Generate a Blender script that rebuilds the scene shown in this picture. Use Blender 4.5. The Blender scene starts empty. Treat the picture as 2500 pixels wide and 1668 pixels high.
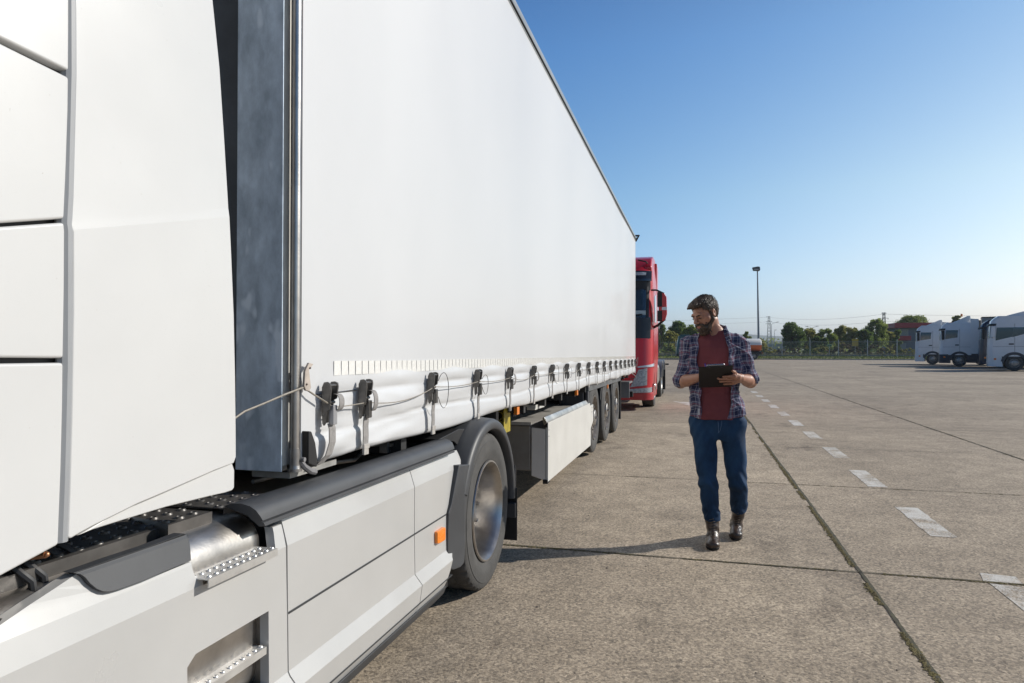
import bpy, bmesh, math, random
import numpy as np
from mathutils import Vector, Matrix, noise
R = math.radians
SC = bpy.context.scene
COL = SC.collection
random.seed(7)

# ---------------------------------------------------------------- camera
F = 1667.0                       # focal length in pixels of the 2500 px wide photograph (24 mm lens)
YAW = R(15.1); HOR = 852.0; CH = 1.45
SY, CY = math.sin(YAW), math.cos(YAW)
cam = bpy.data.cameras.new("camera")
cam.sensor_width = 36; cam.lens = F / 2500 * 36
cam.shift_y = (HOR - 834) / 2500
cam.clip_start = 0.05; cam.clip_end = 12000
camo = bpy.data.objects.new("camera", cam); COL.objects.link(camo)
camo.location = (0, 0, CH); camo.rotation_euler = (R(90), 0, YAW)
SC.camera = camo

# ---------------------------------------------------------------- sun, sky, exposure
SUN = Vector((0.885, 0.465, 0.0)).normalized()
SEL = R(29.0)
sd = Vector((SUN.x * math.cos(SEL), SUN.y * math.cos(SEL), math.sin(SEL)))
w = bpy.data.worlds.new("World"); SC.world = w; w.use_nodes = True
nt = w.node_tree; bgn = nt.nodes["Background"]
sky = nt.nodes.new("ShaderNodeTexSky"); sky.sky_type = 'NISHITA'; sky.sun_disc = False
sky.sun_elevation = SEL; sky.sun_rotation = math.atan2(sd.x, sd.y)
sky.air_density = 1.0; sky.dust_density = 0.7; sky.ozone_density = 2.2; sky.altitude = 100
# paler, cooler air near the horizon
def _n(t, **k):
    n = nt.nodes.new(t)
    for a, v in k.items(): setattr(n, a, v)
    return n
tcw = _n("ShaderNodeTexCoord"); sx = _n("ShaderNodeSeparateXYZ"); rp = _n("ShaderNodeValToRGB"); ra = _n("ShaderNodeValToRGB"); dt = _n("ShaderNodeVectorMath", operation='DOT_PRODUCT')
nt.links.new(tcw.outputs["Generated"], sx.inputs[0]); nt.links.new(tcw.outputs["Generated"], dt.inputs[0]); dt.inputs[1].default_value = (SUN.x, SUN.y, 0)
nt.links.new(sx.outputs[2], rp.inputs[0]); nt.links.new(dt.outputs["Value"], ra.inputs[0])
def ramp(r, st):
    e = r.color_ramp.elements; e[0].position, e[0].color = st[0][0], st[0][1] + (1,); e[1].position, e[1].color = st[-1][0], st[-1][1] + (1,)
    for ps, cl in st[1:-1]: e.new(ps).color = cl + (1,)
ramp(rp, [(0.0, (1.04, 1.06, 1.36)), (.05, (1.10, 1.10, 1.33)), (.10, (1.12, 1.13, 1.24)), (.21, (1.12, 1.19, 1.18)), (.40, (.79, 1.04, 1.20)), (.52, (.60, .82, 1.0)), (.75, (.30, .42, .56))])
ramp(ra, [(.0, (.30, .46, .60)), (.12, (.58, .88, 1.09)), (.48, (.92, 1.0, 1.04)), (.78, (1.27, 1.13, .98)), (.95, (.55, .52, .48))])
m1 = _n("ShaderNodeMix", data_type='RGBA', blend_type='MULTIPLY'); m2 = _n("ShaderNodeMix", data_type='RGBA', blend_type='MULTIPLY'); m1.inputs[0].default_value = 1; m2.inputs[0].default_value = 1
nt.links.new(sky.outputs[0], m1.inputs[6]); nt.links.new(rp.outputs[0], m1.inputs[7]); nt.links.new(m1.outputs[2], m2.inputs[6]); nt.links.new(ra.outputs[0], m2.inputs[7]); nt.links.new(m2.outputs[2], bgn.inputs[0])
bgn.inputs[1].default_value = 0.11
sl = bpy.data.lights.new("sun", 'SUN'); sl.energy = 4.4; sl.angle = R(0.5); sl.color = (1.0, 0.95, 0.875)
so = bpy.data.objects.new("sun", sl); COL.objects.link(so)
so.rotation_euler = sd.to_track_quat('Z', 'Y').to_euler()
SC.view_settings.view_transform = 'Standard'; SC.view_settings.look = 'None'
SC.view_settings.exposure = 0.1; SC.view_settings.gamma = 1
SC.render.engine = 'CYCLES'
SC.cycles.max_bounces = 6; SC.cycles.use_denoising = True

# ---------------------------------------------------------------- photo pixel -> place
def U(px, py, x=None, y=None, z=None):
    a = (px - 1250) / F; b = (HOR - py) / F
    d = (-SY + a * CY, CY + a * SY, b)
    if x is not None: t = x / d[0]
    elif y is not None: t = y / d[1]
    else: t = (z - CH) / d[2]
    return Vector((d[0] * t, d[1] * t, CH + d[2] * t))
def UD(px, py, dep):
    a = (px - 1250) / F; b = (HOR - py) / F
    return Vector((dep * (-SY + a * CY), dep * (CY + a * SY), CH + b * dep))

# ---------------------------------------------------------------- materials
MT = {}
def N(nt, t, **k):
    n = nt.nodes.new(t)
    for a, v in k.items():
        if a in n.inputs: n.inputs[a].default_value = v
        else: setattr(n, a, v)
    return n
def c4(c): return (c[0], c[1], c[2], 1)
def mat(name, col, rough=0.5, metal=0.0, var=0.0, vscale=3.0, bump=0.0, bscale=40.0, col2=None, spec=0.5, coat=0.0,
        stretch=None, spots=None, trans=0.0, alpha=1.0, emit=None):
    """procedural principled material: base colour mixed with a second by noise, fine noise bump, optional specks"""
    if name in MT: return MT[name]
    m = bpy.data.materials.new(name); m.use_nodes = True; MT[name] = m
    t = m.node_tree; p = t.nodes["Principled BSDF"]
    p.inputs["Roughness"].default_value = rough; p.inputs["Metallic"].default_value = metal
    p.inputs["Specular IOR Level"].default_value = spec; p.inputs["Coat Weight"].default_value = coat
    p.inputs["Coat Roughness"].default_value = 0.08
    p.inputs["Transmission Weight"].default_value = trans; p.inputs["Alpha"].default_value = alpha
    tc = N(t, "ShaderNodeTexCoord"); vec = tc.outputs["Object"]
    if stretch:
        mp = N(t, "ShaderNodeMapping"); mp.inputs["Scale"].default_value = stretch
        t.links.new(vec, mp.inputs[0]); vec = mp.outputs[0]
    if col2 is None: col2 = tuple(c * (1 - var) for c in col)
    n1 = N(t, "ShaderNodeTexNoise", Scale=vscale, Detail=6.0, Roughness=0.6); t.links.new(vec, n1.inputs[0])
    r1 = N(t, "ShaderNodeValToRGB"); r1.color_ramp.elements[0].position = .35; r1.color_ramp.elements[1].position = .68
    r1.color_ramp.elements[0].color = c4(col2); r1.color_ramp.elements[1].color = c4(col)
    t.links.new(n1.outputs[0], r1.inputs[0]); out = r1.outputs[0]
    if spots:
        sc_, thr, sc_col = spots
        n2 = N(t, "ShaderNodeTexNoise", Scale=sc_, Detail=3.0, Roughness=.5); t.links.new(vec, n2.inputs[0])
        r2 = N(t, "ShaderNodeValToRGB"); r2.color_ramp.elements[0].position = thr; r2.color_ramp.elements[1].position = thr + .03
        t.links.new(n2.outputs[0], r2.inputs[0])
        mx = N(t, "ShaderNodeMix", data_type='RGBA'); t.links.new(r2.outputs[0], mx.inputs[0])
        t.links.new(out, mx.inputs[6]); mx.inputs[7].default_value = c4(sc_col); out = mx.outputs[2]
    t.links.new(out, p.inputs["Base Color"])
    if var or bump:
        rr = N(t, "ShaderNodeMapRange"); rr.inputs[3].default_value = max(0.02, rough - .08); rr.inputs[4].default_value = min(1, rough + .1)
        t.links.new(n1.outputs[0], rr.inputs[0]); t.links.new(rr.outputs[0], p.inputs["Roughness"])
    if bump:
        n3 = N(t, "ShaderNodeTexNoise", Scale=bscale, Detail=4.0); t.links.new(vec, n3.inputs[0])
        b = N(t, "ShaderNodeBump", Strength=bump, Distance=.01); t.links.new(n3.outputs[0], b.inputs["Height"])
        t.links.new(b.outputs[0], p.inputs["Normal"])
    if emit:
        p.inputs["Emission Color"].default_value = c4(emit[0]); p.inputs["Emission Strength"].default_value = emit[1]
    return m

WHITE = mat("white_paint", (.60, .60, .59), .30, var=.04, vscale=2, coat=.25, spots=(150, .745, (.42, .40, .37)))
SKIRT = mat("pearl_grey_paint", (.50, .495, .48), .30, metal=.1, var=.05, vscale=3, coat=.3, spots=(170, .74, (.42, .40, .37)))
PLAST = mat("dark_grey_plastic", (.055, .058, .063), .48, var=.25, vscale=5, bump=.05, bscale=300, spots=(90, .74, (.11, .105, .1)))
BLACK = mat("black_steel", (.012, .012, .013), .55, var=.3, vscale=6)
CHASS = mat("chassis_steel", (.02, .021, .023), .5, col2=(.04, .038, .036), vscale=9, bump=.1, bscale=60)
RUBBER = mat("tyre_rubber", (.05, .049, .047), .8, col2=(.075, .072, .068), vscale=7, bump=.15, bscale=90)
ALU = mat("brushed_aluminium", (.62, .59, .55), .34, metal=1, col2=(.38, .36, .34), vscale=5, bump=.04, bscale=120)
STEEL = mat("worn_steel", (.42, .41, .40), .38, metal=.9, col2=(.28, .27, .26), vscale=14, bump=.05)
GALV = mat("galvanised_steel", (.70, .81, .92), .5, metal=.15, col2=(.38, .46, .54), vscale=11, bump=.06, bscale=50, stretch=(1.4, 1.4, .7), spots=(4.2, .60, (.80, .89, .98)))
AMBER = mat("amber_lens", (.95, .26, .02), .25, var=.15, vscale=30, coat=.5)
GREYP = mat("pale_grey_panel", (.60, .59, .555), .42, var=.10, vscale=3, spots=(40, .76, (.35, .33, .3)))
GLASS = mat("dark_window_glass", (.02, .03, .035), .05, coat=1.0, spec=.8)
CHROME = mat("chrome", (.75, .75, .76), .12, metal=1)

# ---------------------------------------------------------------- mesh helpers
class MB:
    """collects shapes into one mesh"""
    def __init__(s): s.bm = bmesh.new()
    def box(s, x0, x1, y0, y1, z0, z1):
        v = [s.bm.verts.new((x, y, z)) for z in (z0, z1) for y in (y0, y1) for x in (x0, x1)]
        for f in ((0, 2, 3, 1), (4, 5, 7, 6), (0, 1, 5, 4), (2, 6, 7, 3), (0, 4, 6, 2), (1, 3, 7, 5)):
            s.bm.faces.new([v[i] for i in f])
        return s
    def obox(s, c, d, M=None):
        n0 = len(s.bm.verts); s.box(-d[0]/2, d[0]/2, -d[1]/2, d[1]/2, -d[2]/2, d[2]/2)
        s.bm.verts.ensure_lookup_table()
        T = Matrix.Translation(c) @ (M.to_4x4() if M else Matrix())
        for v in s.bm.verts[n0:]: v.co = T @ v.co
        return s
    def cone(s, a, b, ra, rb=None, n=12, caps=True):
        a, b = Vector(a), Vector(b); rb = ra if rb is None else rb
        q = (b - a).to_track_quat('Z', 'Y')
        rings = []
        for p, r in ((a, ra), (b, rb)):
            rings.append([s.bm.verts.new(p + q @ Vector((r * math.cos(2*math.pi*i/n), r * math.sin(2*math.pi*i/n), 0))) for i in range(n)])
        for i in range(n):
            j = (i + 1) % n; s.bm.faces.new((rings[0][i], rings[0][j], rings[1][j], rings[1][i]))
        if caps:
            s.bm.faces.new(rings[0][::-1]); s.bm.faces.new(rings[1])
        return s
    def tube(s, pts, r, n=8, closed=False):
        pts = [Vector(p) for p in pts]; rings = []
        up = Vector((0, 0, 1)); prev = None
        for i, p in enumerate(pts):
            a = pts[(i - 1) % len(pts)] if closed else pts[max(i - 1, 0)]; b = pts[(i + 1) % len(pts)] if closed else pts[min(i + 1, len(pts) - 1)]
            t = (b - a).normalized()
            if prev is None:
                u = t.cross(up)
                if u.length < .1: u = t.cross(Vector((1, 0, 0)))
            else: u = prev - t * prev.dot(t)
            u.normalize(); prev = u; v = t.cross(u)
            rr = r[i] if isinstance(r, (list, tuple)) else r
            rings.append([s.bm.verts.new(p + (u * math.cos(2*math.pi*k/n) + v * math.sin(2*math.pi*k/n)) * rr) for k in range(n)])
        m = len(rings)
        for i in range(m if closed else m - 1):
            A, B = rings[i], rings[(i + 1) % m]
            for k in range(n):
                l = (k + 1) % n; s.bm.faces.new((A[k], A[l], B[l], B[k]))
        if not closed:
            s.bm.faces.new(rings[0][::-1]); s.bm.faces.new(rings[-1])
        return s
    def lathe(s, prof, c, axis='x', n=48, closed=True):
        """prof: list of (along axis, radius)"""
        rings = []
        for a, r in prof:
            ring = []
            for i in range(n):
                t = 2*math.pi*i/n; u, v = r*math.cos(t), r*math.sin(t)
                p = {'x': (a, u, v), 'y': (u, a, v), 'z': (u, v, a)}[axis]
                ring.append(s.bm.verts.new(Vector(c) + Vector(p)))
            rings.append(ring)
        m = len(rings)
        for i in range(m if closed else m - 1):
            A, B = rings[i], rings[(i + 1) % m]
            for k in range(n):
                l = (k + 1) % n; s.bm.faces.new((A[k], A[l], B[l], B[k]))
        return s
    def prism(s, pts, axis, a, b):
        """polygon pts in the two other axes (order x,y,z) extruded along axis from a to b"""
        def P(p, w): return {'x': (w, p[0], p[1]), 'y': (p[0], w, p[1]), 'z': (p[0], p[1], w)}[axis]
        A = [s.bm.verts.new(P(p, a)) for p in pts]; B = [s.bm.verts.new(P(p, b)) for p in pts]
        n = len(pts)
        s.bm.faces.new(A); s.bm.faces.new(B[::-1])
        for i in range(n):
            j = (i + 1) % n; s.bm.faces.new((A[i], B[i], B[j], A[j]))
        return s
    def strip(s, A, B, closed=False):
        """quads between two point rows"""
        a = [s.bm.verts.new(p) for p in A]; b = [s.bm.verts.new(p) for p in B]
        m = len(a)
        for i in range(m if closed else m - 1):
            j = (i + 1) % m; s.bm.faces.new((a[i], a[j], b[j], b[i]))
        return s
    def grid(s, rows):
        V = [[s.bm.verts.new(p) for p in r] for r in rows]
        for i in range(len(V) - 1):
            for j in range(len(V[0]) - 1):
                s.bm.faces.new((V[i][j], V[i][j+1], V[i+1][j+1], V[i+1][j]))
        return s
    def ball(s, c, r, n=10, m=7):
        r = (r, r, r) if not isinstance(r, (tuple, list)) else r
        c = Vector(c); rings = []
        top = s.bm.verts.new(c + Vector((0, 0, r[2]))); bot = s.bm.verts.new(c - Vector((0, 0, r[2])))
        for j in range(1, m):
            t = math.pi*j/m
            rings.append([s.bm.verts.new(c + Vector((r[0]*math.sin(t)*math.cos(2*math.pi*i/n), r[1]*math.sin(t)*math.sin(2*math.pi*i/n), r[2]*math.cos(t)))) for i in range(n)])
        for i in range(n):
            k = (i+1) % n
            s.bm.faces.new((top, rings[0][i], rings[0][k])); s.bm.faces.new((bot, rings[-1][k], rings[-1][i]))
            for j in range(m-2): s.bm.faces.new((rings[j][i], rings[j+1][i], rings[j+1][k], rings[j][k]))
        return s
    def build(s, name, m, parent=None, smooth=35, bevel=0, seg=2, origin=None, fix=True, label=None, sharp=None):
        bm = s.bm
        if fix: bmesh.ops.recalc_face_normals(bm, faces=bm.faces)
        me = bpy.data.meshes.new(name)
        off = Vector((0, 0, 0))
        if parent is not None: off = WLOC[parent.name]
        elif origin is not None: off = Vector(origin)
        if off.length: bmesh.ops.translate(bm, verts=bm.verts, vec=-off)
        if smooth:
            for f in bm.faces: f.smooth = True
            if not bevel or sharp:
                th = R(smooth if not sharp else sharp)
                for e in bm.edges:
                    if len(e.link_faces) == 2:
                        if e.calc_face_angle(0) > th: e.smooth = False
        bm.to_mesh(me); bm.free()
        if m is not None: me.materials.append(m)
        o = bpy.data.objects.new(name, me); COL.objects.link(o)
        if parent is not None: o.parent = parent; WLOC[o.name] = off.copy()
        else: o.location = off; WLOC[o.name] = off.copy()
        if bevel:
            b = o.modifiers.new("bevel", 'BEVEL'); b.width = bevel; b.segments = seg; b.limit_method = 'ANGLE'; b.angle_limit = R(30); b.harden_normals = True
        if label: o["label"] = label
        return o
WLOC = {}
def thing(name, loc, label, cat, group=None):
    o = bpy.data.objects.new(name, None); COL.objects.link(o); o.location = loc; o.empty_display_size = .2
    WLOC[o.name] = Vector(loc); tag(o, label, cat, group); return o
def tag(o, label=None, cat=None, group=None, kind=None):
    if label: o["label"] = label
    if cat: o["category"] = cat
    if group: o["group"] = group
    if kind: o["kind"] = kind
    return o
def copy_tree(o, parent=None):
    c = o.copy(); COL.objects.link(c)
    if parent is not None: c.parent = parent
    WLOC[c.name] = WLOC.get(o.name, Vector())
    for ch in list(o.children): copy_tree(ch, c)
    return c
def part_of(o, root):
    o.parent = root; return o

def plate(name, m, outline, xprof, cuts=(), ycuts=(), thick=.02, bevel=.004, parent=None, hole=None, label=None, planes=()):
    """a side panel: outline in (y,z), bent by xprof(y,z), given thickness inward"""
    bm = bmesh.new()
    vs = [bm.verts.new((0, p[0], p[1])) for p in outline]
    if hole:
        es = [bm.edges.new((vs[i], vs[(i+1) % len(vs)])) for i in range(len(vs))]
        hs = [bm.verts.new((0, p[0], p[1])) for p in hole]
        es += [bm.edges.new((hs[i], hs[(i+1) % len(hs)])) for i in range(len(hs))]
        bmesh.ops.triangle_fill(bm, use_beauty=True, edges=es)
    else: bm.faces.new(vs)
    for z in cuts:
        bmesh.ops.bisect_plane(bm, geom=bm.verts[:] + bm.edges[:] + bm.faces[:], plane_co=(0, 0, z), plane_no=(0, 0, 1))
    for y in ycuts:
        bmesh.ops.bisect_plane(bm, geom=bm.verts[:] + bm.edges[:] + bm.faces[:], plane_co=(0, y, 0), plane_no=(0, 1, 0))
    for co, no in planes:
        bmesh.ops.bisect_plane(bm, geom=bm.verts[:] + bm.edges[:] + bm.faces[:], plane_co=co, plane_no=no)
    for v in bm.verts: v.co.x = xprof(v.co.y, v.co.z)
    bmesh.ops.recalc_face_normals(bm, faces=bm.faces)
    bm.faces.ensure_lookup_table()
    if sum(f.normal.x * f.calc_area() for f in bm.faces) < 0: bmesh.ops.reverse_faces(bm, faces=bm.faces)
    # bevelled thickness: boundary pushed inward twice
    be = [e for e in bm.edges if len(e.link_faces) == 1]
    r = bmesh.ops.extrude_edge_only(bm, edges=be)
    nv = [g for g in r['geom'] if isinstance(g, bmesh.types.BMVert)]
    for v in nv: v.co.x -= thick
    mb = MB(); mb.bm.free(); mb.bm = bm
    return mb.build(name, m, parent, smooth=22, bevel=bevel, seg=3, fix=False, label=label, sharp=5)

# ---------------------------------------------------------------- signed-distance modelling (people)
class Field:
    def __init__(s, lo, hi, h):
        s.lo = np.array(lo, float); s.h = h
        s.n = np.ceil((np.array(hi) - s.lo) / h).astype(int) + 1
        s.v = np.full(s.n, .08, np.float32)
    def _sub(s, lo, hi):
        a = np.clip(np.floor((np.array(lo) - s.lo) / s.h).astype(int), 0, s.n); b = np.clip(np.ceil((np.array(hi) - s.lo) / s.h).astype(int) + 1, 0, s.n)
        ax = [s.lo[i] + s.h * np.arange(a[i], b[i]) for i in range(3)]
        X, Y, Z = np.meshgrid(*ax, indexing='ij')
        return tuple(slice(a[i], b[i]) for i in range(3)), X, Y, Z
    def put(s, fn, lo, hi, k=.01, mode='add', pad=.07):
        sl, X, Y, Z = s._sub(np.array(lo) - pad, np.array(hi) + pad)
        if X.size == 0: return s
        d = fn(X, Y, Z); a = s.v[sl]
        if mode == 'add':
            h = np.clip(.5 + .5 * (a - d) / k, 0, 1); s.v[sl] = a * (1 - h) + d * h - k * h * (1 - h)
        elif mode == 'sub':
            h = np.clip(.5 - .5 * (a + d) / k, 0, 1); s.v[sl] = a * (1 - h) - d * h + k * h * (1 - h)
        elif mode == 'disp': s.v[sl] = a + d
        return s
    def cap(s, a, b, ra, rb=None, k=.01, mode='add', sq=(1, 1, 1)):
        a = np.array(a, float); b = np.array(b, float); rb = ra if rb is None else rb; ab = b - a; L = (ab**2).sum() + 1e-9
        def fn(X, Y, Z):
            px, py, pz = X - a[0], Y - a[1], Z - a[2]
            t = np.clip((px*ab[0] + py*ab[1] + pz*ab[2]) / L, 0, 1)
            return np.sqrt(((px - t*ab[0])/sq[0])**2 + ((py - t*ab[1])/sq[1])**2 + ((pz - t*ab[2])/sq[2])**2) - (ra + (rb - ra)*t)
        m = max(ra, rb) * max(sq)
        return s.put(fn, np.minimum(a, b) - m, np.maximum(a, b) + m, k, mode)
    def ell(s, c, r, M=None, k=.01, mode='add'):
        c = np.array(c, float); r = np.array(r, float)
        Mi = np.array(M.transposed()) if M is not None else np.eye(3)
        def fn(X, Y, Z):
            p = (X - c[0], Y - c[1], Z - c[2])
            q = [(Mi[i][0]*p[0] + Mi[i][1]*p[1] + Mi[i][2]*p[2]) / r[i] for i in range(3)]
            n = np.sqrt(q[0]**2 + q[1]**2 + q[2]**2) + 1e-9
            g = np.sqrt((q[0]/r[0])**2 + (q[1]/r[1])**2 + (q[2]/r[2])**2) + 1e-9
            return n * (n - 1) / g
        m = r.max(); return s.put(fn, c - m, c + m, k, mode)
    def sec(s, S, off=0, k=.01, mode='add', e=2.3, z0=None, z1=None):
        """stack of elliptical sections (z, cx, cy, rx, ry)"""
        S = np.array(S, float); zz = S[:, 0]; z0 = zz[0] if z0 is None else z0; z1 = zz[-1] if z1 is None else z1
        def fn(X, Y, Z):
            I = lambda j: np.interp(Z, zz, S[:, j])
            cx, cy, rx, ry = I(1), I(2), I(3) + off, I(4) + off
            n = (np.abs((X - cx)/rx)**e + np.abs((Y - cy)/ry)**e)**(1/e)
            d = (n - 1) * np.minimum(rx, ry)
            return np.maximum(d, np.maximum(z0 - Z, Z - z1))
        return s.put(fn, (min(S[:, 1] - S[:, 3]), min(S[:, 2] - S[:, 4]), z0), (max(S[:, 1] + S[:, 3]), max(S[:, 2] + S[:, 4]), z1), k, mode)
    def mesh(s):
        v = s.v.astype(np.float32); n = s.n; sgn = v < 0
        c = [(0,0,0),(1,0,0),(0,1,0),(1,1,0),(0,0,1),(1,0,1),(0,1,1),(1,1,1)]
        sh = lambda A, o: A[o[0]:n[0]-1+o[0], o[1]:n[1]-1+o[1], o[2]:n[2]-1+o[2]]
        cnt = sum(sh(sgn, o).astype(np.int8) for o in c); act = (cnt > 0) & (cnt < 8)
        idx = np.full(act.shape, -1, np.int64); I = np.argwhere(act); idx[act] = np.arange(len(I))
        P = np.zeros((len(I), 3)); W = np.zeros(len(I))
        for a in range(8):
            for b in range(a + 1, 8):
                if sum(abs(c[a][i] - c[b][i]) for i in range(3)) != 1: continue
                va = v[I[:,0]+c[a][0], I[:,1]+c[a][1], I[:,2]+c[a][2]]; vb = v[I[:,0]+c[b][0], I[:,1]+c[b][1], I[:,2]+c[b][2]]
                m = (va < 0) != (vb < 0); t = np.where(m, va / np.where(m, va - vb, 1), 0)
                q = np.array(c[a]) + t[:, None] * (np.array(c[b]) - np.array(c[a]))
                P += q * m[:, None]; W += m
        P = (P / W[:, None] + I) * s.h + s.lo
        Q = []
        for ax in range(3):
            o = [0, 0, 0]; o[ax] = 1
            A = sgn[:n[0]-o[0], :n[1]-o[1], :n[2]-o[2]]; B = sgn[o[0]:, o[1]:, o[2]:]
            E = np.argwhere(A != B); flip = A[E[:,0], E[:,1], E[:,2]]
            u, w = [(1, 2), (2, 0), (0, 1)][ax]
            ok = (E[:, u] > 0) & (E[:, w] > 0) & (E[:, u] < n[u]-1) & (E[:, w] < n[w]-1); E = E[ok]; flip = flip[ok]
            def cell(du, dw):
                G = E.copy(); G[:, u] -= du; G[:, w] -= dw; return idx[G[:,0], G[:,1], G[:,2]]
            q = np.stack([cell(1, 1), cell(0, 1), cell(0, 0), cell(1, 0)], 1)
            q[~flip] = q[~flip][:, ::-1]; Q.append(q)
        return P, np.concatenate(Q)
    def build(s, name, m, parent=None, smooth_it=1, uv=None, T=None):
        P, Q = s.mesh()
        if smooth_it:
            for _ in range(smooth_it):
                acc = np.zeros_like(P); w_ = np.zeros(len(P))
                for a in range(4):
                    for b in ((a+1) % 4, (a-1) % 4):
                        np.add.at(acc, Q[:, a], P[Q[:, b]]); np.add.at(w_, Q[:, a], 1)
                P = P * .5 + .5 * acc / np.maximum(w_, 1)[:, None]
        me = bpy.data.meshes.new(name); me.from_pydata(P.tolist(), [], Q.tolist())
        me.polygons.foreach_set("use_smooth", [True] * len(me.polygons))
        if uv is not None:
            L = me.uv_layers.new(name="UVMap"); cen = P[Q].mean(1)
            L.data.foreach_set("uv", uv(P[Q].reshape(-1, 3), np.repeat(cen, 4, 0)).astype(np.float32).ravel())
        me.materials.append(m); me.update()
        o = bpy.data.objects.new(name, me); COL.objects.link(o)
        if parent is not None: o.parent = parent
        return o
# ================================================================ THE SETTING: ground, joints, markings, grass, hills
def concrete_mat():
    m = bpy.data.materials.new("washed_concrete"); m.use_nodes = True; t = m.node_tree; p = t.nodes["Principled BSDF"]
    tc = N(t, "ShaderNodeTexCoord"); V = tc.outputs["Object"]
    big = N(t, "ShaderNodeTexNoise", Scale=.35, Detail=7.0, Roughness=.62); t.links.new(V, big.inputs[0])
    mid = N(t, "ShaderNodeTexNoise", Scale=3.2, Detail=8.0, Roughness=.7); t.links.new(V, mid.inputs[0])
    fine = N(t, "ShaderNodeTexNoise", Scale=75.0, Detail=3.0, Roughness=.75); t.links.new(V, fine.inputs[0])
    vor = N(t, "ShaderNodeTexVoronoi", Scale=72.0); t.links.new(V, vor.inputs[0])
    r = N(t, "ShaderNodeValToRGB"); e = r.color_ramp.elements
    e[0].position = .30; e[0].color = (.19, .155, .115, 1); e[1].position = .70; e[1].color = (.56, .485, .395, 1)
    k = e.new(.45); k.color = (.355, .305, .245, 1); k = e.new(.56); k.color = (.43, .372, .30, 1)
    t.links.new(fine.outputs[0], r.inputs[0])
    # single aggregate stones, light and dark
    sr = N(t, "ShaderNodeValToRGB"); sr.color_ramp.elements[0].color = (.34, .34, .35, 1); sr.color_ramp.elements[1].color = (1.62, 1.58, 1.5, 1)
    t.links.new(vor.outputs["Color"], sr.inputs[0])
    m1 = N(t, "ShaderNodeMix", data_type='RGBA', blend_type='MULTIPLY'); m1.inputs[0].default_value = .75
    t.links.new(r.outputs[0], m1.inputs[6]); t.links.new(sr.outputs[0], m1.inputs[7])
    # worn patches
    r2 = N(t, "ShaderNodeValToRGB"); r2.color_ramp.elements[0].position = .3; r2.color_ramp.elements[1].position = .7
    r2.color_ramp.elements[0].color = (.74, .725, .71, 1); r2.color_ramp.elements[1].color = (1.14, 1.12, 1.09, 1)
    t.links.new(big.outputs[0], r2.inputs[0])
    m2 = N(t, "ShaderNodeMix", data_type='RGBA', blend_type='MULTIPLY'); m2.inputs[0].default_value = 1
    t.links.new(m1.outputs[2], m2.inputs[6]); t.links.new(r2.outputs[0], m2.inputs[7])
    r3 = N(t, "ShaderNodeValToRGB"); r3.color_ramp.elements[0].position = .25; r3.color_ramp.elements[1].position = .6
    r3.color_ramp.elements[0].color = (.60, .59, .575, 1); r3.color_ramp.elements[1].color = (1.04, 1.03, 1.02, 1)
    t.links.new(mid.outputs[0], r3.inputs[0])
    m3 = N(t, "ShaderNodeMix", data_type='RGBA', blend_type='MULTIPLY'); m3.inputs[0].default_value = .8
    t.links.new(m2.outputs[2], m3.inputs[6]); t.links.new(r3.outputs[0], m3.inputs[7])
    # oil stains, sparse and dark
    st = N(t, "ShaderNodeTexNoise", Scale=.9, Detail=5.0, Roughness=.75); mp = N(t, "ShaderNodeMapping"); mp.inputs["Location"].default_value = (31, 7, 0); mp.inputs["Scale"].default_value = (1, .55, 1)
    t.links.new(V, mp.inputs[0]); t.links.new(mp.outputs[0], st.inputs[0])
    r4 = N(t, "ShaderNodeValToRGB"); r4.color_ramp.elements[0].position = .58; r4.color_ramp.elements[1].position = .70
    r4.color_ramp.elements[0].color = (1, 1, 1, 1); r4.color_ramp.elements[1].color = (.56, .55, .55, 1); t.links.new(st.outputs[0], r4.inputs[0])
    m4 = N(t, "ShaderNodeMix", data_type='RGBA', blend_type='MULTIPLY'); m4.inputs[0].default_value = 1
    t.links.new(m3.outputs[2], m4.inputs[6]); t.links.new(r4.outputs[0], m4.inputs[7])
    mps = N(t, "ShaderNodeMapping"); mps.inputs["Location"].default_value = (-1.0/3.12 + .0, -4.86/2.97, 0); mps.inputs["Scale"].default_value = (1/3.12, 1/2.97, 0)
    t.links.new(V, mps.inputs[0]); fl = N(t, "ShaderNodeVectorMath", operation='FLOOR'); t.links.new(mps.outputs[0], fl.inputs[0])
    wn = N(t, "ShaderNodeTexWhiteNoise"); t.links.new(fl.outputs[0], wn.inputs[0]); mr_ = N(t, "ShaderNodeMapRange"); mr_.inputs[3].default_value = .93; mr_.inputs[4].default_value = 1.05
    t.links.new(wn.outputs[0], mr_.inputs[0]); m5 = N(t, "ShaderNodeVectorMath", operation='SCALE'); t.links.new(m4.outputs[2], m5.inputs[0]); t.links.new(mr_.outputs[0], m5.inputs["Scale"])
    t.links.new(m5.outputs[0], p.inputs["Base Color"]); p.inputs["Roughness"].default_value = .85; p.inputs["Specular IOR Level"].default_value = .3
    b = N(t, "ShaderNodeBump", Strength=.55, Distance=.006); t.links.new(fine.outputs[0], b.inputs["Height"]); t.links.new(b.outputs[0], p.inputs["Normal"])
    return m
CONC = concrete_mat()
mb = MB(); mb.bm.faces.new([mb.bm.verts.new(p) for p in ((-160, -60, 0), (220, -60, 0), (220, 98, 0), (-160, 98, 0))])
g = mb.build("parking_lot", CONC); tag(g, kind="structure")
FIELD = mat("dry_field", (.14, .13, .05), .95, col2=(.07, .09, .025), vscale=.6)
mb = MB(); mb.bm.faces.new([mb.bm.verts.new(p) for p in ((-6000, -500, -.3), (6000, -500, -.3), (6000, 6000, -.3), (-6000, 6000, -.3))])
tag(mb.build("ground", FIELD), kind="structure")
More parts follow.
